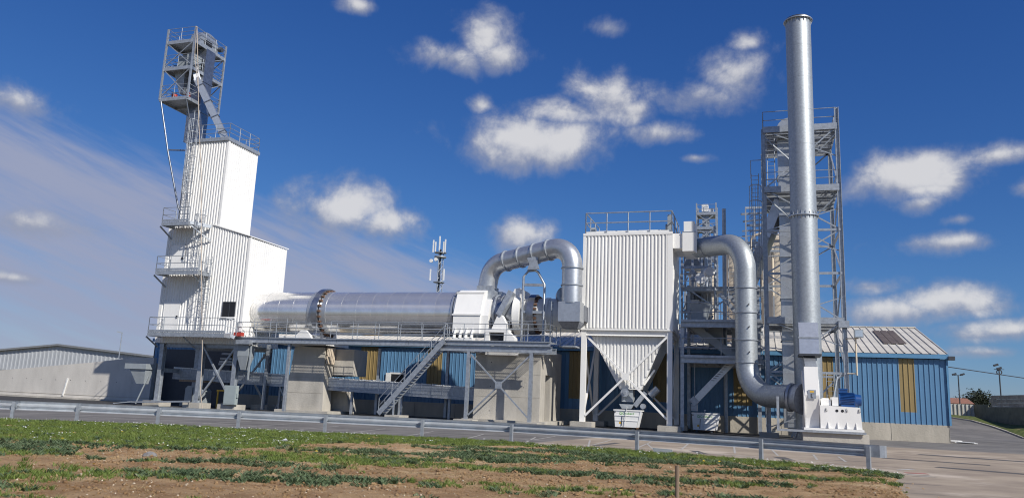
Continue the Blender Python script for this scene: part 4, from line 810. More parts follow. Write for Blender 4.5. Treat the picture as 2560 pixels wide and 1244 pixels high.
for i, (x, y, r, zt, lb) in enumerate(((-2.25, 85, 1.3, 18.2, 'tall beige storage silo with the clearest face, seen through the exhaust duct bend'), (-5.6, 84, 1.35, 15.6, 'shorter beige silo just right of the filter outlet box'), (2.2, 83, 1.9, 18.6, 'wide beige silo seen between tower post and elevator casing'))):
    sl = thing('storage_silo', lb, 'silo', 'silos behind the plant'); MB().cyl((x, y, 0), (x, y, zt), r, 28).build('shell', beige, sl); MB().cyl((x, y, zt), (x, y, zt + .8), r, 28, True, .3).build('cone_roof', beige, sl)
    MB().ladder((x + .4, y - r - .08, 4), (x + .4, y - r - .08, zt), (1, 0, 0), .45, 3).build('ladder', galv, sl)
    for z in np.arange(3, zt, 2.2): MB().ring((x, y, z), (x, y, z + .06), r, r + .03, 28).build('band', beige, sl)
    MB().rail([(x - r, y - r, zt), (x + r, y - r, zt), (x + r, y + r, zt), (x - r, y + r, zt), (x - r, y - r, zt)], 1.1, 1.3).build('roof_railing', galv, sl)
OT = thing('old_plant_tower', 'distant steel tower with stacked decks and white boxes behind the filter', 'tower')
ox0, ox1, oy0, oy1 = -6.95, -4.65, 95, 97.6
for x in (ox0, ox1):
    for y in (oy0, oy1): MB().beam((x, y, 0), (x, y, 26.0), .16).build('post', galv, OT)
for z in (19.2, 21.3, 22.9, 24.7): d = MB().box(ox0, ox1, oy0, oy1, z - .12, z).box(ox0 - .05, ox1 + .05, oy0 - .1, oy0 - .02, z - .2, z + .15).build('deck', galv, OT); MB().rail([(ox0, oy0, z), (ox1, oy0, z), (ox1, oy1, z), (ox0, oy1, z), (ox0, oy0, z)], 1.1, 1.2, .03, (.55,)).build('railing', galv, d)
b = MB()
for z0, z1 in ((17.0, 19.2), (19.2, 21.3), (21.3, 22.9), (22.9, 24.7)): b.beam((ox0, oy0, z0), (ox1, oy0, z1), .1).beam((ox1, oy0, z0), (ox0, oy0, z1), .08)
b.build('brace', galv, OT); MB().box(-6.3, -5.5, 95.3, 96.6, 8, 24.9).build('trunk', galv, OT)
MB().box(-6.35, -5.6, 95.2, 96.4, 24.9, 25.9).box(-5.45, -5.0, 95.3, 96.0, 24.75, 25.4).build('head_box', whitep, OT)
PR = thing('pipe_rack', 'crowded grey steel rack with ducts and ladders behind the filter outlet', 'rack')
q = MB()
for x in (-5.5, -4.7, -4.0, -3.5):
    for y in (60.0, 63.0): q.beam((x, y, 6.0), (x, y, 14.2), .16)
for z in (8.6, 10.3, 12.0, 13.6): q.beam((-5.6, 60, z), (-3.35, 60, z), .12, .2).beam((-5.6, 63, z), (-3.35, 63, z), .12, .2)
for z in (8.6, 10.3, 12.0): q.beam((-5.5, 60, z), (-4.7, 60, z + 1.7), .08).beam((-4.0, 60, z), (-4.7, 60, z + 1.7), .08)
q.build('frame', galv, PR)
MB().box(-5.4, -4.0, 60.4, 62.6, 12.1, 13.4).build('machine_casing', grey, PR); MB().box(-5.2, -4.0, 60.2, 62.4, 8.7, 9.9).build('machine_casing', grey, PR)
MB().cyl((-3.75, 60.6, 7), (-3.75, 60.6, 13.8), .22, 14).tube(bend([(-4.8, 60.2, 11), (-4.0, 60.2, 11.6), (-3.8, 60.2, 9.5)], .4, 5), .22, 10).build('duct', galv_l, PR)
MB().box(-4.9, -4.2, 59.7, 60.3, 8.75, 9.5).cyl((-4.1, 59.6, 11.1), (-4.1, 59.9, 11.1), .4, 16).build('white_cover', whitep, PR)
MB().ladder((-3.15, 59.7, 7), (-3.15, 59.7, 13.9), (1, 0, 0), .45, 2).build('ladder', galv, PR)
MB().rail([(-5.6, 59.9, 10.4), (-3.35, 59.9, 10.4)], 1.1, 1.3).rail([(-5.6, 59.9, 13.7), (-3.35, 59.9, 13.7)], 1.1, 1.3).build('railing', galv, PR)
CB = thing('cable_gallery', 'cluttered pipe and cable gallery high behind the exhaust duct', 'gallery')
g_ = MB()
for i in range(10):
    z = 13.0 + i * .45; g_.beam((-.9 + random.uniform(-.3, .3), 62 + random.uniform(-1, 1), z), (3.3 + random.uniform(-.3, .3), 62 + random.uniform(-1, 1), z + random.uniform(-.15, .15)), random.uniform(.06, .2), random.uniform(.06, .2))
for i in range(7): x = -.8 + i * .65; g_.beam((x, 62, 6), (x, 62, 17), .1)
g_.build('rack', galv, CB); q = MB()
for i in range(5): x = -.4 + i * .75; q.tube(bend([(x, 61.3, 10), (x, 61.3, 14.6 + .5 * (i % 3)), (x + 1.4, 61.3, 15.0 + .4 * (i % 2))], .5, 5), .1, 8)
q.build('pipe', beige, CB)

# ------------------------------------------------------------------ skips
def skip(x, y, label, rot=0):
    s = thing('tipping_skip', label, 'skip', 'white tipping skips'); s.location = (x, y, 0); s.rotation_euler.z = rot
    MB().prism([(.08, .16), (1.45, .16), (1.68, 1.18), (0, 1.18)], 'y', 0, 1.3).build('body', white, s)
    MB().box(-.04, 1.74, -.04, 1.34, 1.18, 1.25).build('rim', white, s)
    MB().box(.02, 1.6, -.035, -.002, .86, .90).box(.05, 1.54, -.03, -.002, .55, .59).prism([(1.52, .2), (1.6, .2), (1.78, 1.15), (1.66, 1.15)], 'y', -.03, -.002).build('stiffener', white, s)
    MB().tube([(.70, -.07, .25), (.84, -.1, 1.42)], .018, 6).tube([(.78, -.1, 1.43), (.92, -.1, 1.43)], .02, 6).build('release_lever', whitep, s)
    MB().tube([(.5, -.03, .25), (.52, -.03, .6), (.54, -.03, .86)], .02, 5).build('rod', darkgrey, s)
    MB().box(.34, .46, -.006, -.002, .36, .49).build('label', yellow, s); MB().box(.04, .10, -.05, -.005, 1.06, 1.13).build('latch', black, s)
    MB().box(.1, 1.42, .1, 1.2, .07, .155).build('fork_frame', rust, s)
    for wx, wy in ((.3, .1), (1.25, .1), (.3, 1.15), (1.25, 1.15)): MB().cyl((wx, wy - .04, .075), (wx, wy + .04, .075), .075, 14).build('wheel', darkgrey, s)
    cu = bpy.data.curves.new('lettering', 'FONT'); cu.body = 'Goubard'; cu.size = .215; cu.extrude = .002
    to = bpy.data.objects.new('tmp', cu); COL.objects.link(to); dg = bpy.context.evaluated_depsgraph_get(); me = bpy.data.meshes.new_from_object(to.evaluated_get(dg)); bpy.data.objects.remove(to)
    me.materials.clear(); me.materials.append(green); o = obj('lettering', me, s); o.rotation_euler.x = math.pi / 2; o.location = (.52, -.006, .955)
    MB().box(.36, .49, -.008, -.003, .945, 1.09).build('emblem', green, s); MB().box(.39, .46, -.011, -.008, .975, 1.06).build('emblem_hole', white, s); MB().beam((.45, -.01, .97), (.50, -.01, .93), .02, .02).build('emblem_tail', green, s)
    return s
skip(-8.95, 51.0, 'white tipping skip with green lettering under the filter hopper')
skip(-4.25, 53.4, 'white tipping skip with green lettering under the sloping discharge chute')

# ------------------------------------------------------------------ blue warehouse
BW = thing('blue_warehouse', 'long blue sheet metal warehouse with off white roof and concrete plinth', 'warehouse')
bx0, bx1, by0, by1, ez, rz, ry = -51.5, 11.6, 57.5, 78.4, 5.46, 8.3, 68.0
MB().box(bx0, bx1, by0 - .02, by0 + .25, 0, 1.1).box(bx1 - .25, bx1, by0 + .25, by1, 0, 1.1).build('plinth', conc_o, BW)
for i in range(16): x = bx1 - .02 - i * 3.4; MB().box(x - .02, x, by0 - .026, by0 - .021, .02, 1.04).build('plinth_joint', darkgrey, BW)
pw = .31; ns = int((bx1 - bx0) / pw)
def strip_mesh(m): q = MB().add([(0, 0, 0), (.245, 0, 0), (.26, -.04, 0), (.295, -.04, 0), (.31, 0, 0), (0, 0, 5.0), (.245, 0, 5.0), (.26, -.04, 5.0), (.295, -.04, 5.0), (.31, 0, 5.0)], [(0, 1, 6, 5), (1, 2, 7, 6), (2, 3, 8, 7), (3, 4, 9, 8)]).mesh('wall_sheet'); q.materials.append(m); return q
sb_, sg_ = strip_mesh(blue), strip_mesh(gold)
gold_x = [(-43.6, -42.3), (-37.2, -35.9), (-30.8, -29.4), (-25.1, -23.85), (-19.0, -17.8), (-13.4, -12.1), (-7.2, -6.0), (-1.7, -.5), (3.5, 4.65), (8.75, 9.85)]
for i in range(ns):
    x = bx1 - (i + 1) * pw; xm = x + pw / 2; isg = any(a < xm < c for a, c in gold_x)
    if isg:
        o = obj('translucent_sheet', sg_, BW); o.location = (x, by0, 1.85); o.scale.z = 3.45 / 5.0; o2 = obj('wall_sheet', sb_, BW); o2.location = (x, by0, 1.1); o2.scale.z = .75 / 5.0
    else: o = obj('wall_sheet', sb_, BW); o.location = (x, by0, 1.1); o.scale.z = 4.2 / 5.0
MB().box(bx0, bx1 - .02, by0 + .06, by1, 1.1, 5.3).build('inner_wall', darkgrey, BW); MB().box(-50.6, -43.2, by0 - .12, by0 - .07, .05, 4.7).build('shade_panel', darkgrey, BW)  # dark panel added, its colour stands for the shade behind the tower legs
MB().prism([(by0 + .05, 5.3), (by1, 5.3), (ry, rz - .1)], 'x', bx1 - .3, bx1 - .05).build('gable', blue, BW)
MB().box(bx0, bx1 + .15, by0 - .28, by0 - .05, ez - .12, ez + .16).box(bx1, bx1 + .12, by0 - .1, by0 + .3, 1.1, ez - .12).build('gutter', blue_t, BW)
sl = math.hypot(ry - by0 + .3, rz - ez - .05); th = math.atan2(rz - ez - .05, ry - by0 + .3)
rm = MB().add([(0, 0, 0), (.42, 0, 0), (.44, 0, .055), (.49, 0, .055), (.50, 0, 0), (0, sl, 0), (.42, sl, 0), (.44, sl, .055), (.49, sl, .055), (.50, sl, 0)], [(0, 1, 6, 5), (1, 2, 7, 6), (2, 3, 8, 7), (3, 4, 9, 8)]).mesh('roof_sheet'); rm.materials.append(roofm)
for i in range(int((bx1 - bx0) / .5)):
    o = obj('roof_sheet', rm, BW); o.location = (bx1 + .12 - (i + 1) * .5, by0 - .3, ez + .17); o.rotation_euler.x = th
MB().add([(bx0, ry, rz + .1), (bx1 + .12, ry, rz + .1), (bx1 + .12, by1, ez), (bx0, by1, ez)], [(0, 1, 2, 3)]).box(bx0, bx1 + .12, ry - .25, ry + .25, rz + .1, rz + .17).build('rear_roof', roofm, BW)
for x in (8.4, 2.8, -2.9, -8.4):
    a, b2 = .30, .82; ya = by0 - .3 + sl * a * math.cos(th); yb = by0 - .3 + sl * b2 * math.cos(th); za = ez + .24 + sl * a * math.sin(th); zb = ez + .24 + sl * b2 * math.sin(th)
    for k in range(3): MB().add([(x + k * .5, ya, za), (x + k * .5 + .47, ya, za), (x + k * .5 + .47, yb, zb), (x + k * .5, yb, zb)], [(0, 1, 2, 3)]).build('rooflight', skyl, BW)
MB().box(bx1 + .12, bx1 + .5, by0 - .35, by0 - .05, ez - .2, ez + .05).build('wall_lamp', darkgrey, BW)
w_ = MB().box(-28.0, -26.9, by0 - .1, by0 - .06, 2.58, 3.19).build('window', dark, BW); MB().box(-28.1, -26.8, by0 - .13, by0 - .101, 3.19, 3.32).box(-26.9, -26.8, by0 - .13, by0 - .101, 2.54, 3.19).box(-28.45, -28.01, by0 - .14, by0 - .1, 2.54, 3.28).build('frame', whitep, w_)
tag(MB().box(12.1, 13.4, 58.6, 59.3, .02, .06).box(11.95, 12.6, 59.0, 59.6, .1, .16).beam((12.3, 58.8, .1), (13.2, 58.5, .08), .5, .04).build('loose_panel', whitep), 'loose white sheet lying on the road by the warehouse corner', 'panel')
tag(MB().tube([(11.7, 57.5, 4.85), (18.2, 64.5, 4.55), (40, 85, 5.6)], .03, 6).build('overhead_cable', darkgrey), 'dark overhead cable running from the warehouse corner across the road', 'cable')

# ------------------------------------------------------------------ left: ramp wall and far warehouse
RW = thing('ramp_wall', 'long concrete ramp wall sloping down away from the white tower', 'wall')
xs = [-88, -67.2, -56.7, -52.1, -50.0]; zt = [.9, 2.3, 3.28, 3.82, 3.85]
for i in range(4): MB().prism([(xs[i] + .01, .02), (xs[i + 1], .02), (xs[i + 1], zt[i + 1]), (xs[i] + .01, zt[i])], 'y', 56.0, 56.35).build('panel', mat('pale_concrete', (.58, .55, .50), .85, var=.14, vscale=.9, bump=.2, bscale=10, detail=8, streak=(1, 1, .4)), RW)
MB().box(-88, -50.0, 55.75, 55.99, -.05, .15).build('footing', conc, RW); MB().beam((-59.4, 55.95, .3), (-59.1, 55.95, 1.8), .12, .1).build('drain_pipe', whitep, RW)
MB().beam((-88, 55.985, .4), (-50.0, 55.985, .4), .02, .03).build('joint_line', conc_o, RW)
for i in range(12): MB().cyl((-69 + i * 1.7, 55.985, 1.65), (-69 + i * 1.7, 56.0, 1.65), .03, 8).build('tie_hole', dark, RW)
MB().prism([(-88, .5), (-50.0, 3.4), (-50.0, 0), (-88, 0)], 'y', 56.36, 62).build('ramp', conc_o, RW)
tag(MB().box(-46.4, -44.4, 49.0, 49.9, 2.7, 3.1).hull4([(-45.4, 49.3, 1.6), (-44.7, 49.3, 1.6), (-44.7, 49.8, 1.6), (-45.4, 49.8, 1.6)], [(-46.0, 49.1, 2.7), (-44.5, 49.1, 2.7), (-44.5, 49.9, 2.7), (-46.0, 49.9, 2.7)]).beam((-45.2, 49.3, .1), (-44.5, 49.5, 2.2), .08).build('feed_hopper', grey), 'grey feed hopper hanging at the end of the ramp wall', 'hopper')
tag(MB().beam((-45.6, 48.9, .2), (-40.0, 48.9, .48), .14, .12).beam((-46.5, 48.6, .08), (-45.2, 49.1, .25), .6, .06).build('ground_beam', galv), 'steel beam lying along the tower footings', 'beam')
LW = thing('grey_warehouse', 'low wide grey ribbed warehouse beyond the ramp wall', 'warehouse')
gp = [(-135, 2.6), (-70, 2.6), (-70, 4.6), (-84.5, 5.45), (-102.8, 6.85), (-135, 4.0)]
MB().corr((-135, 95, 0), (1, 0, 0), 51, 2.9, lambda d: 4.0 + d / 32.2 * 2.85 if d < 32.2 else 6.85 - (d - 32.2) / 18.3 * 1.4, (0, -1, 0), .8, .05).build('front_cladding', greysheet, LW)
MB().prism([(-135, 0), (-70, 0), (-70, 4.5), (-84.5, 5.3), (-102.8, 6.7), (-135, 3.9)], 'y', 95.1, 150).build('body', greysheet, LW)
for a, b in (((-135, 4.1), (-102.8, 6.95)), ((-102.8, 6.95), (-84.3, 5.55)), ((-84.3, 5.55), (-66, 4.75))): MB().beam((a[0], 94.8, a[1]), (b[0], 94.8, b[1]), .6, .28).build('roof_edge', roofg, LW)
MB().box(-84.2, -66, 94.9, 95.09, 0, 4.5).build('lower_wing', roofg, LW); MB().beam((-84.2, 94.7, 5.2), (-66, 94.7, 4.4), .7, .12).build('wing_roof', roofm, LW)
LP = thing('street_lamp', 'single arm street lamp rising behind the ramp wall', 'lamp'); MB().tube([(-72.05, 75, 0), (-72.05, 75, 7.4)], .07, 8, True, .05).build('pole', galv, LP); MB().beam((-72.05, 75, 7.42), (-72.6, 74.8, 7.55), .25, .1).build('head', grey, LP)

# ------------------------------------------------------------------ communication mast
CM = thing('phone_mast', 'lattice phone mast with white panel antennas beyond the drum', 'mast')
mx, my = -63.7, 150; mm_ = MB()
for k in range(3): a = 2 * math.pi * k / 3 + .4; mm_.tube([(mx + 1.05 * math.cos(a), my + 1.05 * math.sin(a), 0), (mx + .62 * math.cos(a), my + .62 * math.sin(a), 32)], .09, 6)
mm_.build('legs', galv, CM); q = MB()
for i in range(21):
    z = i * 1.5; r0 = 1.05 - .43 * z / 32; r1 = 1.05 - .43 * (z + 1.5) / 32
    for k in range(3): a = 2 * math.pi * k / 3 + .4; b = 2 * math.pi * (k + 1) / 3 + .4; q.tube([(mx + r0 * math.cos(a), my + r0 * math.sin(a), z), (mx + r1 * math.cos(b), my + r1 * math.sin(b), z + 1.5)], .05, 5)
q.build('lattice', galv, CM); MB().tube([(mx, my, 0), (mx, my, 32)], .22, 8).build('feeder_bundle', darkgrey, CM)
MB().cyl((mx, my, 30.2), (mx, my, 30.5), 1.25, 16).cyl((mx, my, 31.2), (mx, my, 31.3), 1.3, 16).cyl((mx, my, 24.9), (mx, my, 25.0), 1.2, 14).build('ring_platform', galv, CM)
for k, (dx, z0, z1) in enumerate(((-1.25, 31.2, 33.8), (-.75, 31.3, 33.4), (.15, 31.6, 34.6), (1.1, 31.0, 33.4), (1.45, 31.2, 33.9), (-1.55, 25.2, 27.6), (1.5, 25.2, 27.6))): MB().box(mx + dx - .12, mx + dx + .12, my - 1.2, my - 1.0, z0, z1).build('panel_antenna', whitep, CM)
for dx, z in ((-1.6, 29.4), (-.55, 29.7)): MB().cyl((mx + dx, my - 1.1, z), (mx + dx, my - .8, z), .38, 14).build('dish', whitep, CM)

# ------------------------------------------------------------------ right background
BK = thing('block_wall', 'grey concrete block yard wall with dark netting along its foot', 'wall')
ba, bb = Vector((24.6, 101.5, 0)), Vector((28.5, 80, 0)); bd = (bb - ba); bl_ = bd.length; bd.normalize()
blk = MB().box(0, .98, 0, .2, 0, .38).mesh('block'); blk.materials.append(blockm); ang = math.atan2(bd.y, bd.x)
for r_ in range(8):
    for i in range(int(bl_)):
        o = obj('block', blk, BK); q = ba + bd * (i + .5 * (r_ % 2)); o.location = (q.x, q.y, 1.05 + r_ * .4 + random.uniform(-.006, .006)); o.rotation_euler.z = ang
MB().beam((ba.x, ba.y, .6), (bb.x, bb.y, .6), .22, .9).build('lower_wall', blockm, BK); MB().beam((ba.x - .4, ba.y - .2, 2.0), (bb.x - .4, bb.y - .2, 2.0), .03, 1.9).build('netting', netm, BK)
FW = thing('pale_fence', 'pale panel fence with posts in front of the red roofed house', 'fence')
for i in range(14):
    x = 18.0 + i * .42; MB().box(x, x + .4, 105, 105.06, 1.5, 3.22).build('panel', fencew, FW); MB().box(x - .03, x + .03, 104.9, 104.99, 1.5, 3.25).build('post', blockm, FW)
MB().beam((23.9, 105.0, 2.3), (24.5, 101.4, 2.3), .08, 1.9).build('netting', netm, FW)
HS = thing('red_roof_house', 'low house with a red tiled roof beyond the pale fence', 'house')
MB().box(20, 27.2, 121, 128, 0, 3.6).build('wall', fencew, HS); MB().prism([(120.4, 3.55), (128.6, 3.55), (124.5, 4.35)], 'x', 19.5, 27.5).build('roof', tiler, HS); MB().prism([(120.5, 3.0), (128.4, 3.0), (124.5, 4.3)], 'x', 27.21, 27.45).build('gable', fencew, HS)
for i, (x, y, z, lb) in enumerate(((23.5, 110, 6.8, 'thin floodlight pole with two lamps above the red roof'), (25.45, 100, 7.1, 'floodlight pole with a round bracket behind the block wall'))):
    q = thing('floodlight_pole', lb, 'pole', 'floodlight poles beyond the fence'); MB().tube([(x, y, 0), (x, y, z)], .07, 8).build('pole', darkgrey, q)
    for dx in ((-.45, .45) if i == 0 else (-.3, .0)): MB().beam((x + dx - .2, y, z + .05 + .35 * i * (dx < 0)), (x + dx + .25, y, z + .2 + .35 * i * (dx < 0)), .3, .22).build('lamp', darkgrey, q)
    MB().beam((x - .5, y, z), (x + .5, y, z), .06).build('crossarm', darkgrey, q)
    if i: MB().ring((x, y - .05, z - .3), (x, y + .05, z - .3), .2, .3, 14).build('bracket_ring', darkgrey, q)
def tree(x, y, h, w, label):
    t = thing('evergreen_tree', label, 'tree'); tr_ = MB().tube([(x, y, 0), (x + .1, y, h * .4), (x, y, h * .8)], .25, 8, True, .08)
    limbs = [(x + w * .6 * math.cos(a) * random.random(), y + w * .4 * math.sin(a), h * (.55 + .45 * random.random())) for a in [2 * math.pi * k / 22 for k in range(22)]]
    for l in limbs: tr_.tube([(x, y, h * .4), l], .07, 5, True, .02)
    tr_.build('trunk', barkm, t); n = 2600; c = np.array(limbs)[RNG.integers(0, 22, n)]; c = c + RNG.normal(0, 1, (n, 3)) * [w * .16, w * .16, h * .07]
    d = RNG.normal(0, 1, (n, 3)) * .16; e = RNG.normal(0, 1, (n, 3)) * .16; v = np.concatenate([c, c + d, c + e], 0); f = np.stack([np.arange(n), np.arange(n) + n, np.arange(n) + 2 * n], 1)
    obj('crown', np_mesh('crown', v, f), t, leafm)
tree(30.2, 130, 5.2, 3.8, 'dark evergreen tree behind the pale fence and block wall')

# ------------------------------------------------------------------ guard rail
GR = thing('guard_rail', 'galvanised roadside guard rail running along the yard edge', 'guard rail')
posts = [(-44, 19.3), (-40.5, 20.35), (-37, 21.35), (-33.5, 22.35), (-30.5, 23.15), (-27.75, 23.9), (-25.7, 25.0), (-22.6, 25.9), (-19.5, 26.75), (-16.1, 27.5), (-12.25, 28.05), (-8.8, 28.35), (-4.05, 27.6), (0, 26.45), (2.95, 25.25)]
pm = MB().box(-.055, .055, -.012, .0, -.3, .70).box(-.055, -.045, 0, .09, -.3, .70).box(.045, .055, 0, .09, -.3, .70).box(-.045, -.02, .08, .09, -.3, .7).box(.02, .045, .08, .09, -.3, .7).mesh('post'); pm.materials.append(galv)
prof = [(0, .40), (.02, .405), (.10, .445), (.10, .475), (.005, .545), (.005, .575), (.10, .635), (.10, .66), (.02, .735), (0, .745)]
for i, (x, y) in enumerate(posts):
    j = min(i, len(posts) - 2); a = math.atan2(posts[j + 1][1] - posts[j][1], posts[j + 1][0] - posts[j][0])
    o = obj('post', pm, GR); o.location = (x, y, 0); o.rotation_euler.z = a; MB().box(x - .05, x + .05, y + .09, y + .14, .5, .64).build('spacer', galv, GR)
    if i:
        p, q = Vector((*posts[i - 1], 0)), Vector((x, y, 0)); d = (q - p).normalized(); n = Vector((-d.y, d.x, 0)); q2 = q + d * (.28 if i == len(posts) - 1 else .1); v = []
        for t_ in (0, .005):
            for e in (p, q2): v += [e + n * (.14 + u + t_) + Vector((0, 0, z)) for u, z in prof]
        k = len(prof); fc = [(s_ * 2 * k + m_, s_ * 2 * k + m_ + 1, s_ * 2 * k + k + m_ + 1, s_ * 2 * k + k + m_) for s_ in (0, 1) for m_ in range(k - 1)]
        MB().add(v, fc).build('rail_section', mat('rail_zinc', (.56, .59, .62), .42, .5, var=.15, vscale=3), GR)
        d = (Vector((2.95, 25.25)) - Vector((0, 26.45))).normalized(); n = Vector((-d.y, d.x)); c = Vector((2.95, 25.25)) + n * .14
arcp = [(c + d * (-.12) - n * .06), (c + d * .30 - n * .06), (c + d * .42 + n * .0), (c + d * .44 + n * .12)]
ec = MB(); ec.add([(p.x, p.y, z) for z in (.40, .74) for p in arcp], [(i, i + 1, 5 + i, 4 + i) for i in range(3)]); ec.build('end_cap', galv, GR)
tag(MB().prism([(-3.35, .02), (-2.75, .02), (-2.78, .2), (-3.42, .22)], 'y', 26.9, 26.98).build('drain_cover', grey), 'small grey plate standing at the grass edge below the guard rail', 'plate')
tag(MB().add([(p.x, p.y, p.z) for p in [Vector((-1.35 + .035 * math.cos(a), 13.9 + .035 * math.sin(a), z)) for z in (0, .62) for a in [2 * math.pi * k / 7 for k in range(7)]]], [(i, (i + 1) % 7, 7 + (i + 1) % 7, 7 + i) for i in range(7)] + [tuple(range(7, 14))]).build('wooden_stake', wood), 'weathered wooden stake standing in the bare soil', 'stake')

# ------------------------------------------------------------------ vegetation and stones on the field
def masks(x, y):
    s = rail_y(x) - y; lim = np.interp(x, [-40, -18, -12.7, -12.3, -10.6, -8, -3.6, 0, 3.2], [9, 15.1, 17.4, 22.8, 24.0, 25.4, 25.0, 24.4, 23.6]) + 2.0 * (fbm(x * .5, y * .5 + 40, 3) - .5)
    al, ac = .953 * x + .304 * y, -.304 * x + .953 * y
    band = (s > .12) & (y > lim); e = fbm(al * .26 + 5, ac * .85 + 3, 5) + .05 * (vnoise(x * 6, y * 6) - .5); patch = (y <= lim) & (e > .525 + .16 * (fbm(x * 2.3, y * 3.4, 3) - .45) + .08 * (vnoise(x * 11, y * 11) - .4)) & (s > .12); inside = (x < xr_edge(y) - .1)
    return band & inside, patch & inside, e
def scatter(n, x0=-30, x1=3.6, ya=7.5, yb=28.3):
    x = RNG.uniform(x0, x1, n); y = RNG.uniform(ya, yb, n); d = np.hypot(x, y); ok = (d < 40) & (np.arctan2(x, y) > -1.02) & (np.arctan2(x, y) < .42); return x[ok], y[ok]
def blades(x, y, h, w, lean, base_z, shade):
    n = len(x); a = RNG.uniform(0, 2 * math.pi, n); b = RNG.uniform(0, 2 * math.pi, n); dx, dy = np.cos(a) * w / 2, np.sin(a) * w / 2; lx, ly = np.cos(b) * lean * h, np.sin(b) * lean * h
    v = np.empty((n, 5, 3)); v[:, 0] = np.stack([x - dx, y - dy, base_z], 1); v[:, 1] = np.stack([x + dx, y + dy, base_z], 1)
    v[:, 2] = np.stack([x + dx * .8 + lx * .45, y + dy * .8 + ly * .45, base_z + h * .6], 1); v[:, 3] = np.stack([x - dx * .8 + lx * .45, y - dy * .8 + ly * .45, base_z + h * .6], 1); v[:, 4] = np.stack([x + lx, y + ly, base_z + h], 1)
    i = np.arange(n) * 5; f = np.concatenate([np.stack([i, i + 1, i + 2], 1), np.stack([i, i + 2, i + 3], 1), np.stack([i + 3, i + 2, i + 4], 1)], 0)
    return v.reshape(-1, 3), f, np.repeat(shade, 5)
def clumps(nc, lo, hi, rad, prob):                       # tufts: many leaves round a centre, height shared by the tuft
    cx, cy = scatter(nc); k = RNG.random(len(cx)) < prob(cx, cy); cx, cy = cx[k], cy[k]; cnt = RNG.integers(lo, hi, len(cx)); r = rad[0] + (rad[1] - rad[0]) * RNG.random(len(cx)) ** 1.6
    hs = .35 + 1.0 * RNG.random(len(cx)) ** 1.5; tn_ = RNG.random(len(cx)); ii = np.repeat(np.arange(len(cx)), cnt); a = RNG.uniform(0, 2 * math.pi, len(ii)); q = np.sqrt(RNG.random(len(ii))) * r[ii]
    x, y = cx[ii] + np.cos(a) * q, cy[ii] + np.sin(a) * q; ok = (rail_y(x) - y > .1) & (x < xr_edge(y) - .1); return x[ok], y[ok], (hs[ii] * (1.15 - .6 * q / r[ii]))[ok], tn_[ii][ok]
def dens(x, y): b_, p_, e = masks(x, y); sp = fbm(x * .35 + 70, y * .5, 3); return b_, np.clip((e - .455) / .13, 0, 1) ** 1.3 * ~b_ * (x < xr_edge(y) - .1), sp
def pg(x, y): b_, d, sp = dens(x, y); return b_ * .55 + d * np.clip((sp - .45) / .12, .06, 1) * .7
def pw_(x, y): b_, d, sp = dens(x, y); return b_ * .04 + d * np.clip((.60 - sp) / .1, .1, 1) * .8
def ps(x, y): b_, d, sp = dens(x, y); return np.clip(.10 + .5 * (fbm(x * .5 + 33, y * .9 + 12, 3) - .42) / .2, .03, .6) * (~b_ * 1.0) + b_ * .05
x, y = scatter(430000); bnd, pt, e = masks(x, y); x, y = x[bnd], y[bnd]; hh = (.03 + .045 * RNG.random(len(x))) * (.6 + .9 * fbm(x * .9, y * .9, 3)); sh = np.clip(1.1 * fbm(x * .8 + 3, y * .8, 4) - .2 + .35 * RNG.random(len(x)), 0, 1)
X2, Y2, H2, T2 = clumps(30000, 14, 34, (.05, .17), pg)
gx_, gy_ = np.concatenate([x, X2]), np.concatenate([y, Y2]); hh = np.concatenate([hh, .035 + .075 * H2 * (.6 + .6 * RNG.random(len(X2)))]); sh = np.concatenate([sh, np.clip(.15 + .6 * T2 + .3 * RNG.random(len(X2)), 0, 1)])
v, f, s_ = blades(gx_, gy_, hh, .010 + .010 * RNG.random(len(gx_)), .85, field_z(gx_, gy_) - .01, sh); tag(obj('grass', np_mesh('grass', v, f, s_), None, grassm), 'short green spring grass along the guard rail', 'grass', kind='stuff')
wx, wy, wh, wt = clumps(26000, 16, 40, (.06, .22), pw_); v, f, s_ = blades(wx, wy, .03 + .085 * wh * (.6 + .6 * RNG.random(len(wx))), .018 + .028 * RNG.random(len(wx)), 1.25, field_z(wx, wy) - .01, np.clip(.75 * wt + .45 * RNG.random(len(wx)) - .1, 0, 1)); tag(obj('weeds', np_mesh('weeds', v, f, s_), None, weedm), 'low blue green weeds in patches on the bare soil', 'weeds', kind='stuff')
x, y, h3, t3 = clumps(24000, 6, 22, (.06, .3), ps); v, f, s_ = blades(x, y, .012 + .03 * h3 * RNG.random(len(x)), .005 + .006 * RNG.random(len(x)), 2.2, field_z(x, y), np.clip(.7 * t3 + .4 * RNG.random(len(x)), 0, 1)); tag(obj('dry_straw', np_mesh('dry_straw', v, f, s_), None, strawm), 'dry straw and dead stalks strewn over the soil', 'straw', kind='stuff')
# daisies and dandelions
def discs(x, y, z, r):
    n = len(x); a = np.linspace(0, 2 * math.pi, 7)[:6]; v = np.empty((n, 6, 3)); tl = RNG.normal(0, .25, (n, 2))
    for k in range(6): cx, cy = np.cos(a[k]) * r, np.sin(a[k]) * r; v[:, k] = np.stack([x + cx, y + cy, z + cx * tl[:, 0] + cy * tl[:, 1]], 1)
    i = np.arange(n) * 6; return v.reshape(-1, 3), np.concatenate([np.stack([i, i + k, i + k + 1], 1) for k in range(1, 5)], 0)
x, y = scatter(30000); bnd, pt, e = masks(x, y); s = rail_y(x) - y
sel = (bnd & (fbm(x * .55 + 20, y * .8 + 8, 3) > .5) & (RNG.random(len(x)) < np.where(s < 1.6, .55, .16))); x, y = x[sel], y[sel]
v, f = discs(x, y, field_z(x, y) + .075 + .03 * RNG.random(len(x)), .014 + .010 * RNG.random(len(x))); tag(obj('daisies', np_mesh('daisies', v, f), None, daisym), 'white daisies scattered through the grass', 'daisies', kind='stuff')
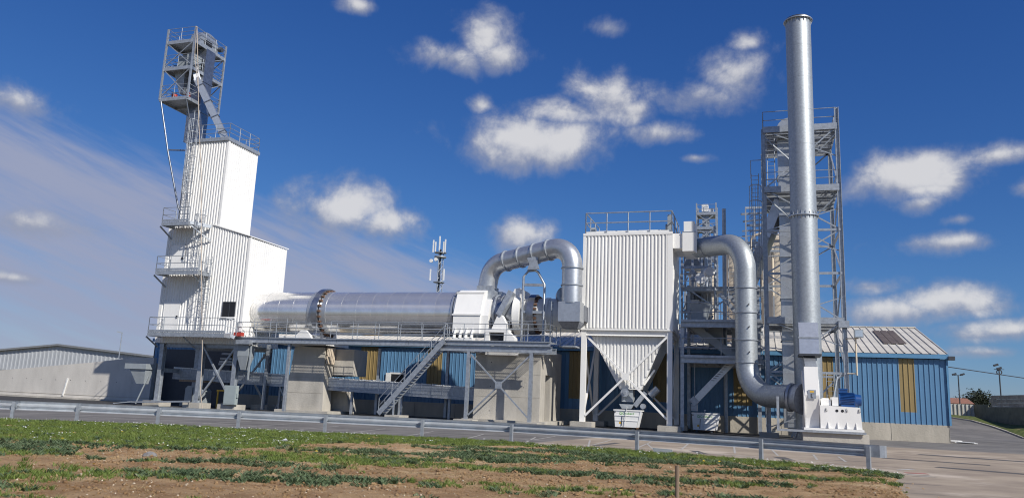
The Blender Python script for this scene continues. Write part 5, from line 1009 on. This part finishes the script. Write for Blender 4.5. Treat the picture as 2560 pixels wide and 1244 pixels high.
x, y = scatter(900); bnd, pt, e = masks(x, y); sel = (bnd | pt) & (RNG.random(len(x)) < .14); x, y = x[sel], y[sel]
v, f = discs(x, y, field_z(x, y) + .10, .022 + .012 * RNG.random(len(x))); tag(obj('dandelions', np_mesh('dandelions', v, f), None, dandym), 'yellow dandelion heads in the grass', 'dandelions', kind='stuff')
# pebbles and clods
oc = np.array([(1, 0, 0), (-1, 0, 0), (0, 1, 0), (0, -1, 0), (0, 0, .7), (0, 0, -.7)]); of = np.array([(0, 2, 4), (2, 1, 4), (1, 3, 4), (3, 0, 4), (2, 0, 5), (1, 2, 5), (3, 1, 5), (0, 3, 5)])
def stones(num, r0, r1, name, m, label, thr):
    x, y = scatter(num); b_, p_, e = masks(x, y); k = ~b_ & (x < xr_edge(y) + .5) & (rail_y(x) - y > .3) & (RNG.random(len(x)) < np.clip((fbm(x * .5 + thr, y * .9 + 50, 4) - .36) * 4.5, .08, 1)); x, y = x[k], y[k]; n = len(x); r = r0 + (r1 - r0) * RNG.random(n) ** 3
    v = (np.stack([x, y, field_z(x, y) + r * .25], 1)[:, None, :] + oc[None] * r[:, None, None] * RNG.uniform(.55, 1.45, (n, 6, 1))).reshape(-1, 3); f = (of[None] + (np.arange(n) * 6)[:, None, None]).reshape(-1, 3)
    tag(obj(name, np_mesh(name, v, f), None, m), label, name, kind='stuff')
stones(16000, .005, .028, 'pebbles', stonem, 'pale pebbles lying on the soil', 0); stones(60000, .01, .05, 'clods', soilm, 'crumbled brown clods of earth on the soil', 11)
def boulder(x, y, r, label, m=stonem):
    q = MB(); n = 9; rows = []
    for i in range(5):
        ph = math.pi * (.02 + .5 * i / 4); rows.append([(x + r * 1.3 * math.sin(ph) * math.cos(2 * math.pi * k / n) * random.uniform(.85, 1.15), y + r * math.sin(ph) * math.sin(2 * math.pi * k / n) * random.uniform(.85, 1.15), field_z(np.array([x]), np.array([y]))[0] - .03 + r * .85 * math.cos(ph) * random.uniform(.9, 1.1)) for k in range(n)])
    q.add([p for g in rows for p in g], [(i * n + k, i * n + (k + 1) % n, (i + 1) * n + (k + 1) % n, (i + 1) * n + k) for i in range(4) for k in range(n)] + [tuple(range(n))], False); return tag(q.build('boulder', m), label, 'rock')
boulder(-12.5, 14.25, .14, 'rounded grey boulder lying among weeds on the soil', mat('grey_rock', (.22, .21, .20), .9, var=.3, vscale=8))
boulder(-9.1, 15.5, .06, 'small pale stone on the sandy strip of soil'); tag(MB().add([(-13.6, 20.7, .13), (-13.2, 20.6, .16), (-13.25, 20.85, .12), (-13.5, 20.9, .15)], [(0, 1, 2, 3)]).add([(-13.6, 20.7, .10), (-13.2, 20.6, .12), (-13.4, 20.75, .2)], [(0, 1, 2)]).build('paper_scrap', whitep), 'crumpled white paper scrap lying in the grass', 'litter')
